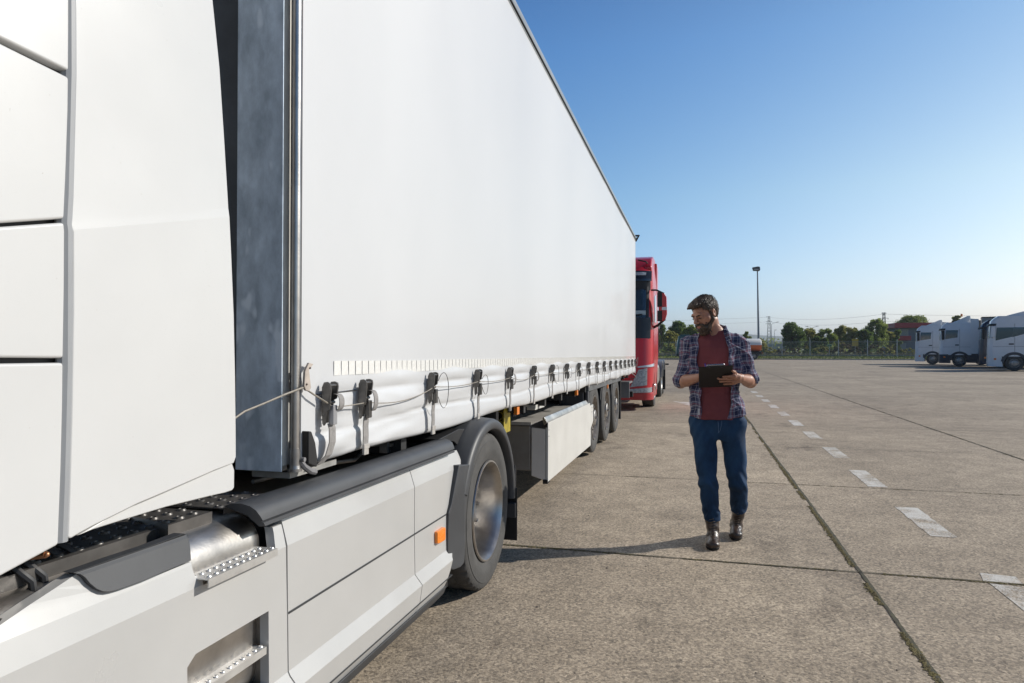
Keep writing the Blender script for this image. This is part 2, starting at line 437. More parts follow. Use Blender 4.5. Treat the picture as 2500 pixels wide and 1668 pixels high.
# kerb and grass verge rising to the fence
KERB = mat("kerb_stone", (.36, .35, .33), .8, var=.25, vscale=3)
tag(MB().box(-160, 220, 98.0, 98.25, -.2, .13).build("kerb", KERB, bevel=.02), kind="structure")
VERG = mat("verge_soil", (.10, .13, .03), .95, col2=(.16, .15, .06), vscale=2.5, bump=.3, bscale=8)
mb = MB(); mb.grid([[(x, 98.25, .10), (x, 99.2, .22), (x, 101.2, .42), (x, 104, .45), (x, 125, .3), (x, 160, -.31)] for x in (-160, 0, 100, 220)])
tag(mb.build("grass_verge", VERG), kind="structure")
GRASS = mat("grass_blades", (.16, .24, .035), .8, col2=(.30, .30, .09), vscale=1.2)
mb = MB(); rg = random.Random(3)
for i in range(9000):
    x = rg.uniform(-12, 46) if i % 6 else rg.uniform(-60, 90); y = rg.uniform(98.3, 101); z = .1 + (y - 98.3) * .12; h = rg.uniform(.08, .26); a = rg.uniform(0, 3.1); w_ = rg.uniform(.02, .05)
    dx, dy = math.cos(a)*w_, math.sin(a)*w_; l = rg.uniform(-.08, .08)
    mb.bm.faces.new([mb.bm.verts.new(q) for q in ((x-dx, y-dy, z-.02), (x+dx, y+dy, z-.02), (x+l, y, z+h))])
tag(mb.build("verge_grass", GRASS, smooth=0, fix=False), "short green grass along the kerb in front of the fence", "grass", kind="stuff")

# slab joints: longitudinal x = 1.0 + 3.12 k, transverse y = 4.86 + 2.97 k
JDARK = mat("joint_filler", (.045, .040, .030), .95, col2=(.085, .08, .045), vscale=14)
MOSS = mat("joint_moss", (.20, .165, .062), .95, col2=(.105, .082, .038), vscale=11, bump=.6, bscale=70)
mb = MB(); ms = MB()
def joint(a, b, w0, seed, mb=mb, wob=.006):
    a, b = Vector(a), Vector(b); L = (b - a).length; n = max(2, int(L / (.05 if L < 60 else .3))); t = (b - a).normalized(); s = Vector((-t.y, t.x, 0))
    A, B = [], []
    for i in range(n + 1):
        p = a.lerp(b, i / n); q = p * 3.1 + Vector((seed * 7.3, seed, 0))
        c = noise.noise(q * .35) * wob * 2.2 + noise.noise(q * 4) * wob * .5; wd = w0 * (.7 + .75 * abs(noise.noise(q * 5.3 + Vector((9, 3, 1)))) + .35*noise.noise(q * 1.1))
        A.append(p + s * (c - wd)); B.append(p + s * (c + wd))
    mb.strip([(v.x, v.y, .005) for v in A], [(v.x, v.y, .005) for v in B])
for k in range(-4, 14):
    x = 1.0 + 3.12 * k
    if k == 0: joint((x + .03, .5, 0), (x, 60, 0), .0115, 1, wob=.004)
    else: joint((x, -2 if k < 3 else 4, 0), (x, 97, 0), .006 if abs(k) > 1 else .012, k + 20)
for k in range(-1, 16):
    y = 4.86 + 2.97 * k
    joint((-30, y, 0), (45, y, 0), .0085 if k == 0 else (.006 if k < 4 else .009), k + 50, wob=.005)
o = mb.build("slab_joints", JDARK); tag(o, kind="structure")
# moss tufts in the wide joints: little domes
rg = random.Random(11)
def moss(a, b, dens, wd, hmax):
    a, b = Vector(a), Vector(b); L = (b-a).length; t = (b-a).normalized(); s = Vector((-t.y, t.x, 0))
    for i in range(int(L*dens)):
        u = rg.random(); p = a.lerp(b, u); q = p*3.1
        if noise.noise(q*.8 + Vector((5, 0, 2))) < -.18: continue
        p = p + s*rg.gauss(0, wd); r = rg.uniform(.005, .013)
        h = rg.uniform(.3, 1)*hmax
        c = ms.bm.verts.new((p.x, p.y, h)); n = 5; ph = rg.random()*6
        ring = [ms.bm.verts.new((p.x + r*math.cos(ph+k*2*math.pi/n)*rg.uniform(.6, 1.3), p.y + r*math.sin(ph+k*2*math.pi/n)*rg.uniform(.6, 1.3), .003)) for k in range(n)]
        for k in range(n): ms.bm.faces.new((c, ring[k], ring[(k+1) % n]))
moss((1.02, 2.3, 0), (1.0, 9, 0), 560, .0075, .009); moss((1.0, 9, 0), (1.0, 22, 0), 140, .009, .010)
moss((-1.6, 4.86, 0), (3.6, 4.86, 0), 200, .005, .008); moss((4.12, 8, 0), (4.12, 25, 0), 60, .01, .01); moss((-1, 7.83, 0), (6, 7.83, 0), 60, .004, .007)
tag(ms.build("joint_moss", MOSS, smooth=0), "green brown moss growing in the joints between the concrete slabs", "moss", kind="stuff")

# worn white markings
def paint_mat():
    m = CONC.copy(); m.name = "worn_white_paint"; t = m.node_tree; p = t.nodes["Principled BSDF"]; src = p.inputs["Base Color"].links[0].from_socket
    tc = N(t, "ShaderNodeTexCoord"); n = N(t, "ShaderNodeTexNoise", Scale=85.0, Detail=4.0, Roughness=.8); t.links.new(tc.outputs["Object"], n.inputs[0])
    n2 = N(t, "ShaderNodeTexNoise", Scale=4.0, Detail=5.0, Roughness=.6); t.links.new(tc.outputs["Object"], n2.inputs[0])
    h = N(t, "ShaderNodeMath", operation='MULTIPLY_ADD'); h.inputs[1].default_value = .55; t.links.new(n.outputs[0], h.inputs[0]); hm = N(t, "ShaderNodeMath", operation='MULTIPLY'); hm.inputs[1].default_value = .45
    t.links.new(n2.outputs[0], hm.inputs[0]); t.links.new(hm.outputs[0], h.inputs[2])
    r = N(t, "ShaderNodeMapRange"); r.inputs[1].default_value = .43; r.inputs[2].default_value = .54; r.inputs[4].default_value = .92; t.links.new(h.outputs[0], r.inputs[0])
    mx = N(t, "ShaderNodeMix", data_type='RGBA'); t.links.new(r.outputs[0], mx.inputs[0]); t.links.new(src, mx.inputs[6]); mx.inputs[7].default_value = (.62, .61, .58, 1); t.links.new(mx.outputs[2], p.inputs["Base Color"])
    return m
PAINT = paint_mat()
mb = MB()
def flat(pts, z=.0025): mb.bm.faces.new([mb.bm.verts.new((p[0], p[1], z)) for p in pts])
for k in range(0, 16):
    y0 = 3.97 + 1.975 * k; x0 = 1.75 + .03*(k > 2)
    if k == 0:
        flat(((x0, y0), (x0+.19, y0), (x0+.19, 4.80), (x0, 4.84))); flat(((x0-.02, 4.88), (x0+.19, 4.88), (x0+.21, 5.02), (x0+.02, 5.05))); continue
    if k > 10: continue
    n_ = 22; A, B = [], []
    for i_ in range(n_ + 1):
        v = i_/n_; yy = y0 + 1.02*v; e1_ = .010*noise.noise(Vector((k*3.1, v*9, 1))); e2_ = .010*noise.noise(Vector((k*3.1, v*9, 5)))
        A.append((x0 + .01*v + e1_, yy, .0025)); B.append((x0 + .185 + .01*v + e2_, yy, .0025))
    mb.strip(A, B)
tag(mb.build("lane_dashes", PAINT, smooth=0), kind="structure")
mb = MB()
flat(((-.62, 19.4), (.1, 17.2), (.35, 19.0), (.14, 19.1), (.14, 22.8), (-.18, 22.8), (-.2, 19.2)))
for (x, y, l) in ((14.5, 33, 1.8),): flat(((x, y), (x+.25, y), (x+3.6, y-1.2), (x+3.4, y-1.2)))
tag(mb.build("painted_arrow", PAINT, smooth=0), kind="structure")
# a few loose stones and leaves
mb = MB(); rg = random.Random(5)
for i in range(130):
    d = rg.uniform(2.8, 22); p = UD(rg.uniform(1100, 2500), 900, d); s = rg.uniform(.002, .0055)
    mb.ball((p.x, p.y, s*.6), (s*rg.uniform(.8, 1.6), s, s*.7), 6, 4)
tag(mb.build("gravel_specks", mat("loose_stone", (.16, .14, .12), .9, var=.4, vscale=30)), "tiny loose stones scattered on the concrete", "gravel", kind="stuff")

# far hills
HILL = mat("hill_woods", (.05, .075, .04), .95, col2=(.11, .11, .06), vscale=.01)
mb = MB(); rows = []
for j, (y, s) in enumerate(((2300, 0), (2500, .55), (2800, 1.0), (3300, .9), (3800, 0))):
    rows.append([(x, y + 80*noise.noise(Vector((x*.002, j, 0))), -1 + s * (58 + 26*noise.noise(Vector((x*.0011, 2.2, 0))) + 13*noise.noise(Vector((x*.004, 7, j))) + 4*noise.noise(Vector((x*.014, 7, j))))) for x in range(-3500, 3600, 50)])
mb.grid(rows); tag(mb.build("hills", HILL), kind="structure")
# ================================================================ WHITE TRACTOR UNIT (near left)
TS = .013; WY = 3.98
TR = thing("tractor_unit", (-2.5, WY, 0), "white tractor unit filling the left of the picture, with pale side skirt and dark fender", "truck")
TR.rotation_euler.x = -TS
def T(px, py, x=-1.22):
    p = U(px, py, x=x); return (p.y, p.z + TS * (p.y - WY))
def ext(a, b, y=None, z=None):
    """continue the line a->b in (y,z) to y or z"""
    if y is not None: k = (y - a[0]) / (b[0] - a[0])
    else: k = (z - a[1]) / (b[1] - a[1])
    return (a[0] + (b[0]-a[0])*k, a[1] + (b[1]-a[1])*k)
def TT(px, py, d=0):
    x = -1.22
    for _ in range(5):
        y, z = T(px, py, x); x = -1.22 + float(np.interp(z, [a for a, b in ZP], [b for a, b in ZP])) + d
    return (y, z)
ZP = [(.165, -.055), (.235, -.012), (.277, .004), (.285, .014), (.360, .016), (.413, -.012), (.588, -.016), (.600, -.016), (.806, -.016), (.862, -.034), (.900, -.050), (1.0, -.075)]
# cab shell
mb = MB(); mb.box(-3.74, -1.262, -1.15, 1.28, 1.10, 3.45)
mb.prism([(-.9, 3.45), (-.2, 3.78), (1.28, 3.9), (1.28, 3.45)], 'x', -3.6, -1.36)
cab = mb.build("cab", WHITE, TR, bevel=.06, seg=3)
MB().box(-3.6, -1.45, -1.172, -1.15, 1.75, 2.75).build("windscreen", GLASS, TR)
MB().box(-3.7, -1.40, -1.30, -.6, .35, 1.09).build("front_bumper", WHITE, TR, bevel=.05)
MB().box(-1.30, -1.238, -.8, .2, 1.95, 2.75).build("side_window", GLASS, TR, bevel=.01)
def xc(y, z): return -1.222 - .035*max(0, z - 1.75)**1.3 * .6 - .10*max(0, y - 1.30)**2
SEAL = mat("grey_door_seal", (.30, .31, .32), .45, var=.1, vscale=4)
GAPD = mat("gap_seal_and_shade", (.035, .037, .04), .6)  # dark tone for the panel gap seal and the painted groove shade
# door and sleeper side panels, split by the gaps the photo shows
ri = [(148, 0), (147, 165), (141, 380), (137, 540), (138, 560), (139, 880), (136, 1150), (131, 1335)]
TL = {}
def dpanel(name, top, bot, rights, m=WHITE):
    # top/bot : pixel line from px 0 to the right end
    a, b = T(*top[0]), T(*top[1]); c, d = T(*bot[0]), T(*bot[1])
    pts = [ext(a, b, y=.30), b] + [T(*q) for q in rights] + [d, ext(c, d, y=.30)]
    zz = [p[1] for p in pts]
    return plate(name, m, pts, lambda y, z: xc(y, z) + (.006 if 0 else 0), cuts=[1.75, 2.0, 2.3], thick=.03, bevel=.006, parent=TR)
tt = (T(148, 0)[0], 3.6)
pa, pb = T(0, 90), T(146, 161)
plate("door_panel", WHITE, [(.30, 3.6), tt, T(148, 0), pb, ext(pa, pb, y=.30)], xc, cuts=[2.3, 2.8, 3.2], thick=.03, bevel=.006, parent=TR)
dpanel("door_panel", ((0, 103), (146, 176)), ((0, 538), (136, 529)), [(145, 260), (141, 380)])
dpanel("door_panel", ((0, 547), (136, 538)), ((0, 874), (138, 875)), [(138, 560), (139, 700)])
dpanel("door_panel", ((0, 888), (138, 886)), ((0, 1406), (131, 1335)), [(138, 1000), (136, 1150)])
MB().box(-1.275, -1.248, .31, 1.10, 1.10, 3.58).build("panel_gap_seal", GAPD, TR)
# vertical seal between door and rear quarter panel
sp = [T(150, 0), T(150, 165), T(143, 470), T(140, 540), T(143, 560), T(146, 900), T(142, 1180), T(138, 1330)]
mb = MB()
sp = [(sp[0][0], 3.6)] + sp
mb.tube([(xc(y, z) - .012, y + .004, z) for y, z in sp], .0155, 10)
mb.build("door_seal", SEAL, TR)
# rear quarter fairing
r0, r1 = T(517, 0), T(532, 153)
le = [T(161, 0), T(160, 175), T(153, 470), T(150, 545), T(155, 562), T(158, 760), T(157, 1000), T(154, 1200), T(151, 1318)]
ri = [ext(r0, r1, z=3.6), r0, r1, T(543, 330), T(552, 480), T(560, 620), T(568, 768), T(573, 921), T(576, 1050), T(577, 1118)]
bo = [T(571, 1134), T(520, 1152), T(453, 1180), T(390, 1207), T(326, 1234), T(270, 1262), T(217, 1288), T(180, 1308), T(160, 1320)]
plate("rear_quarter_panel", WHITE, [(le[0][0], 3.6)] + le[:] + bo[::-1] + ri[::-1], lambda y, z: xc(y, z) + .0011*max(-1, min(1, (1.67 + .255*(y - 1.1) - z)/.012)), planes=[((0, 1.1, 1.67 + q), (0, -.255, 1)) for q in (-.0121, 0, .0121)], cuts=[1.3, 1.5, 2.0, 2.2, 2.5, 2.8, 3.2],
      ycuts=[1.3, 1.36, 1.42, 1.48, 1.54], thick=.035, bevel=.007, parent=TR)
low = [T(560, 1132, -1.232), T(566, 1150, -1.232), T(566, 1193, -1.232), T(561, 1200, -1.232), T(543, 1206, -1.232), T(507, 1214, -1.232), T(398, 1241, -1.232), T(290, 1274, -1.232), T(217, 1297, -1.232), T(178, 1313, -1.232), T(300, 1238, -1.232), T(453, 1172, -1.232)]
plate("lower_fairing", WHITE, low, lambda y, z: -1.234, thick=.03, bevel=.005, parent=TR)

# ---- side skirt: cross-section (z -> outward offset)
ZP_ = [(.165, -.055), (.235, -.012), (.277, .004), (.285, .014), (.360, .016), (.413, -.012), (.588, -.016), (.600, -.016), (.806, -.016), (.862, -.034), (.900, -.050), (1.0, -.075)]
def xs(y, z):
    return -1.22 + float(np.interp(z, [a for a, b in ZP], [b for a, b in ZP]))
CUT = [.277, .36, .413, .594, .806, .862]
top = [TT(0, 1522), TT(60, 1481), TT(120, 1442), TT(174, 1406)]
trim_l = [TT(185, 1409), TT(196, 1416), TT(210, 1429), TT(232, 1444), TT(254, 1448), TT(290, 1440), TT(370, 1410), TT(458, 1375)]
notch = [TT(463, 1395), TT(467, 1408), TT(476, 1414), TT(487, 1416), TT(489, 1432), TT(663, 1352), TT(667, 1340), TT(663, 1305), TT(660, 1290), TT(681, 1282)]
s1r = [TT(688, 1310), TT(693, 1338)]
y1 = TT(697, 1500)[0]
S1 = [(-.05, .20), (-.05, .93), ext(top[3], top[0], y=.55)] + top + trim_l + notch + s1r + [(y1, .60), (y1, .40), (y1 + .012, .36), (y1 + .012, .27), (y1, .19)]
hy0, hy1 = 1.447, 1.775
hole = [(hy0 + .02, .637), (hy1, .637), (hy1, .42), (hy0 + .05, .42), (hy0 - .01, .50), (hy0 - .01, .615)]
plate("front_skirt_panel", SKIRT, S1, xs, cuts=[.277, .36, .413, .7, .806, .862], thick=.03, bevel=.005, parent=TR, hole=hole)
g2 = [TT(1001, 1159), TT(1011, 1191)]; y2 = TT(1010, 1306)[0]
y1b, y2a, y2b = y1 + .006, y2 - .003, y2 + .003
S2 = [(y1b, .20), (y1b + .012, .27), (y1b + .012, .36), (y1b, .40), (y1b, .60), (TT(697, 1338)[0], TT(697, 1338)[1]), (TT(686, 1283)[0], .915), (g2[0][0] - .003, .915), (y2a, .806), (y2a, .41), (y2a + .02, .36), (y2a + .02, .27), (y2a, .20)]
e3 = [TT(1113, 1100), TT(1123, 1123), TT(1121, 1150), TT(1107, 1250), TT(1105, 1262), TT(1097, 1330), TT(1103, 1336), TT(1103, 1360), TT(1099, 1393)]
S3 = [(y2b, .20), (y2b + .02, .27), (y2b + .02, .36), (y2b, .41), (y2b, .806), (g2[0][0] + .003, .915)] + e3 + [(e3[-1][0] - .02, .235)]
plate("rear_skirt_panel", SKIRT, S2, xs, cuts=CUT, thick=.03, bevel=.004, parent=TR)
plate("rear_skirt_panel", SKIRT, S3, xs, cuts=CUT, thick=.03, bevel=.004, parent=TR)
# dark strips on the panel face, standing in for the grooves' shade
mb = MB()
for z, w in ((.594, .0035), (.277, .003)):
    mb.box(-1.26, -1.2335 if z > .5 else -1.2135, y1 + .008, e3[5][0] - .01, z - w, z + w)
mb.build("groove_shade_strip", GAPD, TR)
MB().box(-1.262, -1.256, y1 + .03, 3.36, .2, .86).build("skirt_backing", BLACK, TR)
# dark sill along the bottom
a3 = T(1100, 1412); mb = MB()
mb.prism([(-1.252, .232), (-1.225, .238), (-1.238, .20), (-1.27, .165), (-1.34, .16)], 'y', -.05, T(1092, 1450)[0])
mb.build("sill", PLAST, TR, bevel=.004)
# rounded rail along the skirt's top
prof = [(-.13, .955), (-.10, .966), (-.065, .968), (-.038, .961), (-.022, .948), (-.014, .930), (-.010, .916), (-.0175, .914), (-.0175, .911), (-.010, .909), (-.008, .898), (-.03, .894), (-.06, .93)]
yl, yr = T(645, 1250)[0], T(1112, 1085)[0]
mb = MB(); rows = []
for i, t in enumerate(np.linspace(0, 1, 30)):
    rows.append([(-1.22 + a, yl + (yr - yl)*t + (.035*(.968 - z)/.07 - .03 if i == 0 else 0), z) for a, z in prof])
mb.grid(rows); mb.bm.faces.new(mb.bm.verts[:len(prof)]) if False else None
mb.bm.verts.ensure_lookup_table(); mb.bm.faces.new(mb.bm.verts[:len(prof)]); mb.bm.faces.new(mb.bm.verts[-len(prof):])
mb.build("skirt_rail", PLAST, TR, smooth=40)
# front black trim over the skirt
TRP = [(170, 1404), (205, 1390), (260, 1370), (350, 1340), (440, 1306), (449, 1308), (454, 1320), (457, 1345), (459, 1372), (400, 1397), (345, 1421), (290, 1441), (270, 1447), (254, 1450), (240, 1449), (225, 1443), (208, 1430), (196, 1415), (184, 1407)]
tr = [TT(*q, .013) for q in TRP]
plate("skirt_trim", PLAST, tr, lambda y, z: xs(y, z) + .013 - .9*max(0, z - .985) - (.004 if .935 < z < .941 else 0), cuts=[.93, .937, .944, .96, .975, .99, 1.0], thick=.03, bevel=.004, parent=TR)
# marker lamp
mk = [T(1066, 1301), T(1069, 1298), T(1084, 1288), T(1086, 1290), T(1086, 1318), T(1083, 1321), T(1069, 1329), T(1066, 1327)]
lamp = plate("marker_lamp", AMBER, mk, lambda y, z: -1.217, thick=.022, bevel=.004, parent=TR)
lamp["label"] = "orange side marker lamp"

# ---- what lies behind: chassis, tank, steps, hoses
mb = MB()
mb.box(-2.25, -2.05, -1.0, 5.6, .62, .90); mb.box(-2.95, -2.75, -1.0, 5.6, .62, .90)
mb.box(-3.7, -1.40, 1.98, 2.1, .55, .80); mb.box(-3.6, -1.45, -.4, .2, .3, .9)
mb.build("chassis_rail", CHASS, TR, bevel=.01)
DUST = mat("dusty_tank_top", (.23, .195, .155), .7, col2=(.14, .12, .10), vscale=6, bump=.1)
MB().box(-1.95, -1.34, 1.95, 3.30, .30, .885).build("battery_box", DUST, TR, bevel=.03)
mb = MB(); mb.box(-3.5, -1.97, 1.9, 3.3, .90, .93); mb.box(-1.99, -1.97, 1.9, 3.3, .6, .93)
mb.build("catwalk", BLACK, TR, bevel=.004)
mb = MB()
mb.tube([(-1.9, 2.3, .98), (-1.7, 2.5, .97), (-1.5, 2.65, 1.0), (-1.45, 2.9, .99)], .010, 8)
mb.tube([(-1.6, 2.2, .93), (-1.52, 2.5, .95), (-1.5, 2.8, .93), (-1.6, 3.1, .94)], .009, 8)
mb.box(-1.62, -1.40, 2.98, 3.03, .97, .985); mb.box(-1.46, -1.42, 2.97, 3.05, .94, 1.0)
mb.build("air_line", STEEL, TR)
# fuel tank with rounded ends
mb = MB(); mb.box(-1.78, -1.275, .60, 1.86, .36, .93)
mb.build("fuel_tank", ALU, TR, bevel=.11, seg=6)
mb = MB()   # dished steel well behind the upper step
rows = []
for i in range(13):
    a = math.pi*i/12*.5
    rows.append([(-1.30 - .34*math.sin(t)*(.4+.6*math.sin(a+.6)), 1.44 + .36*(j/14) , .80 + .12*(1-math.cos(a)) + .05*math.cos(t)) for j, t in enumerate(np.linspace(0, math.pi, 15))])
mb.grid(rows); mb.build("step_well", ALU, TR, smooth=80)
def tread(x0, x1, y0, y1, z, nx, ny, name, m, lip=True, lipm=None, h=.003, r=.0065):
    mb = MB(); mb.box(x0, x1, y0, y1, z - .003, z)
    if lip: mb.box(x1 - .003, x1, y0, y1, z - (.022 if lip is True else lip), z - .003)
    for i in range(nx):
        for j in range(ny):
            cx = x0 + (i + .5)*(x1 - x0)/nx; cy = y0 + (j + (.25 if i % 2 else .75))*(y1 - y0)/ny
            mb.lathe([(z, r*1.25), (z + h, r), (z + h*1.1, r*.72), (z - .0, r*.6)], (cx, cy, 0), 'z', 10, closed=False)
            mb.lathe([(z + .0004, r*.6), (z + .0005, .0004)], (cx, cy, 0), 'z', 10, closed=False)
    return mb.build(name, m, TR, smooth=50)
BRIGHT = mat("bright_step_metal", (.72, .71, .68), .36, metal=.6, col2=(.55, .54, .52), vscale=12)
ya, yb = T(489, 1432)[0], T(663, 1352)[0]
tread(-1.375, -1.205, ya + .002, yb - .002, T(570, 1385)[1] + .004, 5, 11, "upper_step", BRIGHT)
tread(-1.40, -1.235, hy0 + .01, hy1 - .01, .535, 5, 11, "lower_step", BRIGHT)
DK = mat("dusty_dark_metal", (.17, .16, .15), .42, metal=.5, col2=(.09, .085, .08), vscale=8)
tread(-1.72, -1.345, 1.02, 1.66, .952, 6, 12, "tread_plate", DK, lip=.045, h=.005, r=.011)
tread(-1.70, -1.36, 1.73, 1.96, .945, 6, 4, "tread_plate", DK, lip=.05, h=.004, r=.011)
mb = MB(); mb.box(-1.44, -1.40, 1.80, 1.84, .88, .93); mb.box(-1.45, -1.39, 1.79, 1.85, .915, .93); mb.cone((-1.42, 1.82, .84), (-1.42, 1.82, .90), .012)
mb.build("step_bracket", STEEL, TR, bevel=.003)
# recess behind the lower step
mb = MB(); mb.box(-1.50, -1.26, hy0 - .03, hy1 + .012, .40, .41); mb.box(-1.50, -1.262, hy1 + .002, hy1 + .012, .41, .66); mb.box(-1.51, -1.50, hy0 - .03, hy1 + .012, .40, .66); mb.box(-1.50, -1.262, hy0 - .04, hy0 - .03, .40, .66); mb.box(-1.50, -1.262, hy0 - .04, hy1 + .012, .655, .665)
mb.build("step_recess", mat("stained_recess_metal", (.30, .27, .235), .4, metal=.55, col2=(.16, .14, .12), vscale=9, bump=.1, spots=(70, .7, (.08, .06, .04))), TR)
# dark frames, ribs and hoses under the cab
mb = MB(); mb.box(-1.62, -1.42, -.2, 1.0, .86, .915); mb.box(-1.34, -1.275, -.2, 1.12, .78, .895); mb.box(-1.9, -1.5, .1, 1.3, .72, .86)
mb.box(-1.50, -1.36, .80, .83, .82, .97)
mb.prism([(-1.46, .92), (-1.46, .985), (-1.40, .985), (-1.33, .95), (-1.33, .93)], 'y', .55, 1.0)
mb.build("under_cab_frame", CHASS, TR, bevel=.008)
mb = MB()
for k, (dy, dx) in enumerate(((0, 0), (.035, -.01), (.115, -.03), (.15, -.03))):
    y = 1.075 + dy; x = -1.33 + dx
    mb.tube([(x - .35, y - .16, .97), (x - .18, y - .09, 1.0), (x - .08, y - .03, .995), (x - .02, y, .96), (x + .0, y + .02, .93), (x, y + .03, .86)], .0085, 8)
mb.build("air_hose", mat("hose_rubber", (.028, .028, .03), .42, var=.2), TR)
p = U(77, 1370, x=-1.30)
mb = MB(); mb.cone((-1.33, p.y, p.z - .035), (-1.29, p.y + .01, p.z - .03), .008, n=6); mb.ball((-1.288, p.y+.01, p.z - .03), .006)
mb.build("bolt", mat("copper_bolt", (.45, .22, .12), .4, metal=.8), TR)

# ---- wheels
def tyre_mesh(mb, xo, cy, cz, r, wd, rimr, n=120, blocks=0, sgn=-1):
    """tyre whose outer sidewall sits at xo and goes sgn*wd inward"""
    s = sgn
    prof = [(wd*.06, rimr), (0.012, rimr + .015), (.004, rimr + .03), (.004, rimr + .034), (-.004, rimr + .05), (-.006, (rimr + r)/2), (-.002, r - .045), (.001, r - .043), (.004, r - .030), (.012, r - .014), (.022, r - .003), (.030, r)]
    k = 9
    for i in range(1, k): prof.append((.03 + (wd - .06)*i/k, r))
    prof += [(wd - .03, r), (wd - .012, r - .016), (wd, r - .06), (wd, rimr + .03), (wd*.94, rimr)]
    rings = []
    for j, (a, rr) in enumerate(prof):
        ring = []
        for i in range(n):
            q = rr
            if blocks:
                if j in (10, 11) and (i % 4 == 0): q -= .011
                if 12 <= j < 12 + k + 1:
                    zz = (i + (j % 2) * 3) % 6
                    if zz == 0 or (j in (14, 18) ): q -= .010
            elif j in (13, 15, 17, 19): q -= .008
            t = 2*math.pi*i/n
            ring.append(mb.bm.verts.new((xo + s*a, cy + q*math.cos(t), cz + q*math.sin(t))))
        rings.append(ring)
    for i in range(len(rings) - 1):
        A, B = rings[i], rings[i+1]
        for kk in range(n):
            l = (kk + 1) % n; mb.bm.faces.new((A[kk], A[l], B[l], B[kk]))
def rear_wheel(root, xo, cy, cz, r, s=-1, name="rear_wheel"):
    mb = MB(); tyre_mesh(mb, xo, cy, cz, r, .29, .292, n=180, blocks=1, sgn=s)
    t = mb.build("tyre", RUBBER, root, smooth=38)
    mb = MB(); tyre_mesh(mb, xo + s*.33, cy, cz, r, .29, .292, n=60, sgn=s); mb.build("inner_tyre", RUBBER, t, smooth=38)
    mb = MB()
    mb.lathe([(s*.006, .303), (s*-.002, .300), (s*-.003, .292), (s*.012, .284), (s*.03, .276), (s*.06, .270), (s*.10, .262), (s*.14, .256), (s*.165, .25), (s*.172, .225), (s*.160, .19), (s*.150, .14), (s*.145, .11), (s*.118, .10), (s*.112, .085), (s*.112, .001)], (xo, cy, cz), 'x', 72, closed=False)
    mb.build("rim", ALU, t, smooth=50)
    for k in range(10):
        mb = MB(); a = 2*math.pi*k/10; c = Vector((0, math.cos(a), math.sin(a)))*.168
        mb.cone(Vector((xo + s*.155, cy, cz)) + c, Vector((xo + s*.115, cy, cz)) + c, .016, .013, 6)
        mb.build("wheel_nut", STEEL, t)
    return t
rear_wheel(TR, -1.222, WY, .466, .468)
rear_wheel(TR, -3.78, WY, .466, .468, s=1)
for x, s in ((-1.24, -1), (-3.76, 1)):
    mb = MB(); tyre_mesh(mb, x, 0.05, .47, .47, .31, .292, n=72, sgn=s); t = mb.build("tyre", RUBBER, TR, smooth=38)
    mb = MB(); mb.lathe([(s*.0, .30), (s*.01, .28), (s*.06, .25), (s*-.01, .15), (s*-.02, .06), (s*-.02, .001)], (x, .05, .47), 'x', 40, closed=False); mb.build("rim", ALU, t)
MB().cone((-3.6, WY, .466), (-1.4, WY, .466), .09, n=16).build("axle", CHASS, TR)
# ---- fender
FC = (WY + .0, .455)
def arc(r, a): return (FC[0] + r*math.cos(a), FC[1] + r*math.sin(a))
mb = MB(); A0, A1 = R(-2), R(158); rows = []
sec = [(-1.262, .497), (-1.226, .499), (-1.204, .503), (-1.197, .512), (-1.196, .525), (-1.199, .545), (-1.206, .560), (-1.222, .568), (-1.30, .575), (-1.50, .577), (-1.84, .577), (-1.84, .565), (-1.5, .562), (-1.3, .56), (-1.262, .55)]
for i in range(49):
    a = A0 + (A1 - A0)*i/48; rows.append([(x, FC[0] + r*math.cos(a), FC[1] + r*math.sin(a)) for x, r in sec + sec[:1]])
mb.grid(rows)
mb.build("fender", PLAST, TR, smooth=50)
Z2 = lambda a, b: (600 + a*.3189, 1000 + b*.3189)
leg = [T(*Z2(*q), x=-1.20) for q in ((1642, 430), (1756, 415), (1722, 560), (1700, 660), (1688, 760), (1684, 860), (1683, 1000), (1680, 1100), (1674, 1180), (1655, 1210), (1615, 1232), (1582, 1222), (1578, 1100), (1578, 960), (1582, 800), (1600, 720), (1617, 600))]
plate("fender_leg", PLAST, leg, lambda y, z: -1.203 - .10*max(0, 3.47 - y), ycuts=[3.42, 3.47], thick=.04, bevel=.006, parent=TR)
mb = MB(); mb.prism([(3.30, .30), (3.40, .30), (3.47, .80), (3.36, .80)], 'x', -1.84, -1.26); mb.build("fender_leg", BLACK, TR, bevel=.01)
q = [T(*Z2(*q), x=-1.30) for q in ((1470, 232), (1630, 150), (1700, 150), (1640, 300), (1590, 250))]
plate("fender_bracket", BLACK, q, lambda y, z: -1.30, thick=.3, bevel=.004, parent=TR)
mb = MB(); mb.box(-1.80, -1.19, 4.535, 4.548, .14, .50); mb.build("mudflap", BLACK, TR, bevel=.003)
mb = MB(); mb.prism([(4.50, .40), (4.56, .40), (4.575, .30), (4.51, .30)], 'x', -1.84, -1.195); mb.prism([(4.55, .455), (4.558, .62), (4.53, .66), (4.51, .455)], 'x', -1.84, -1.20); mb.build("fender_rear", PLAST, TR, bevel=.004)
MB().box(-3.0, -2.0, 3.4, 4.6, .92, 1.0).build("fifth_wheel", BLACK, TR, bevel=.02)
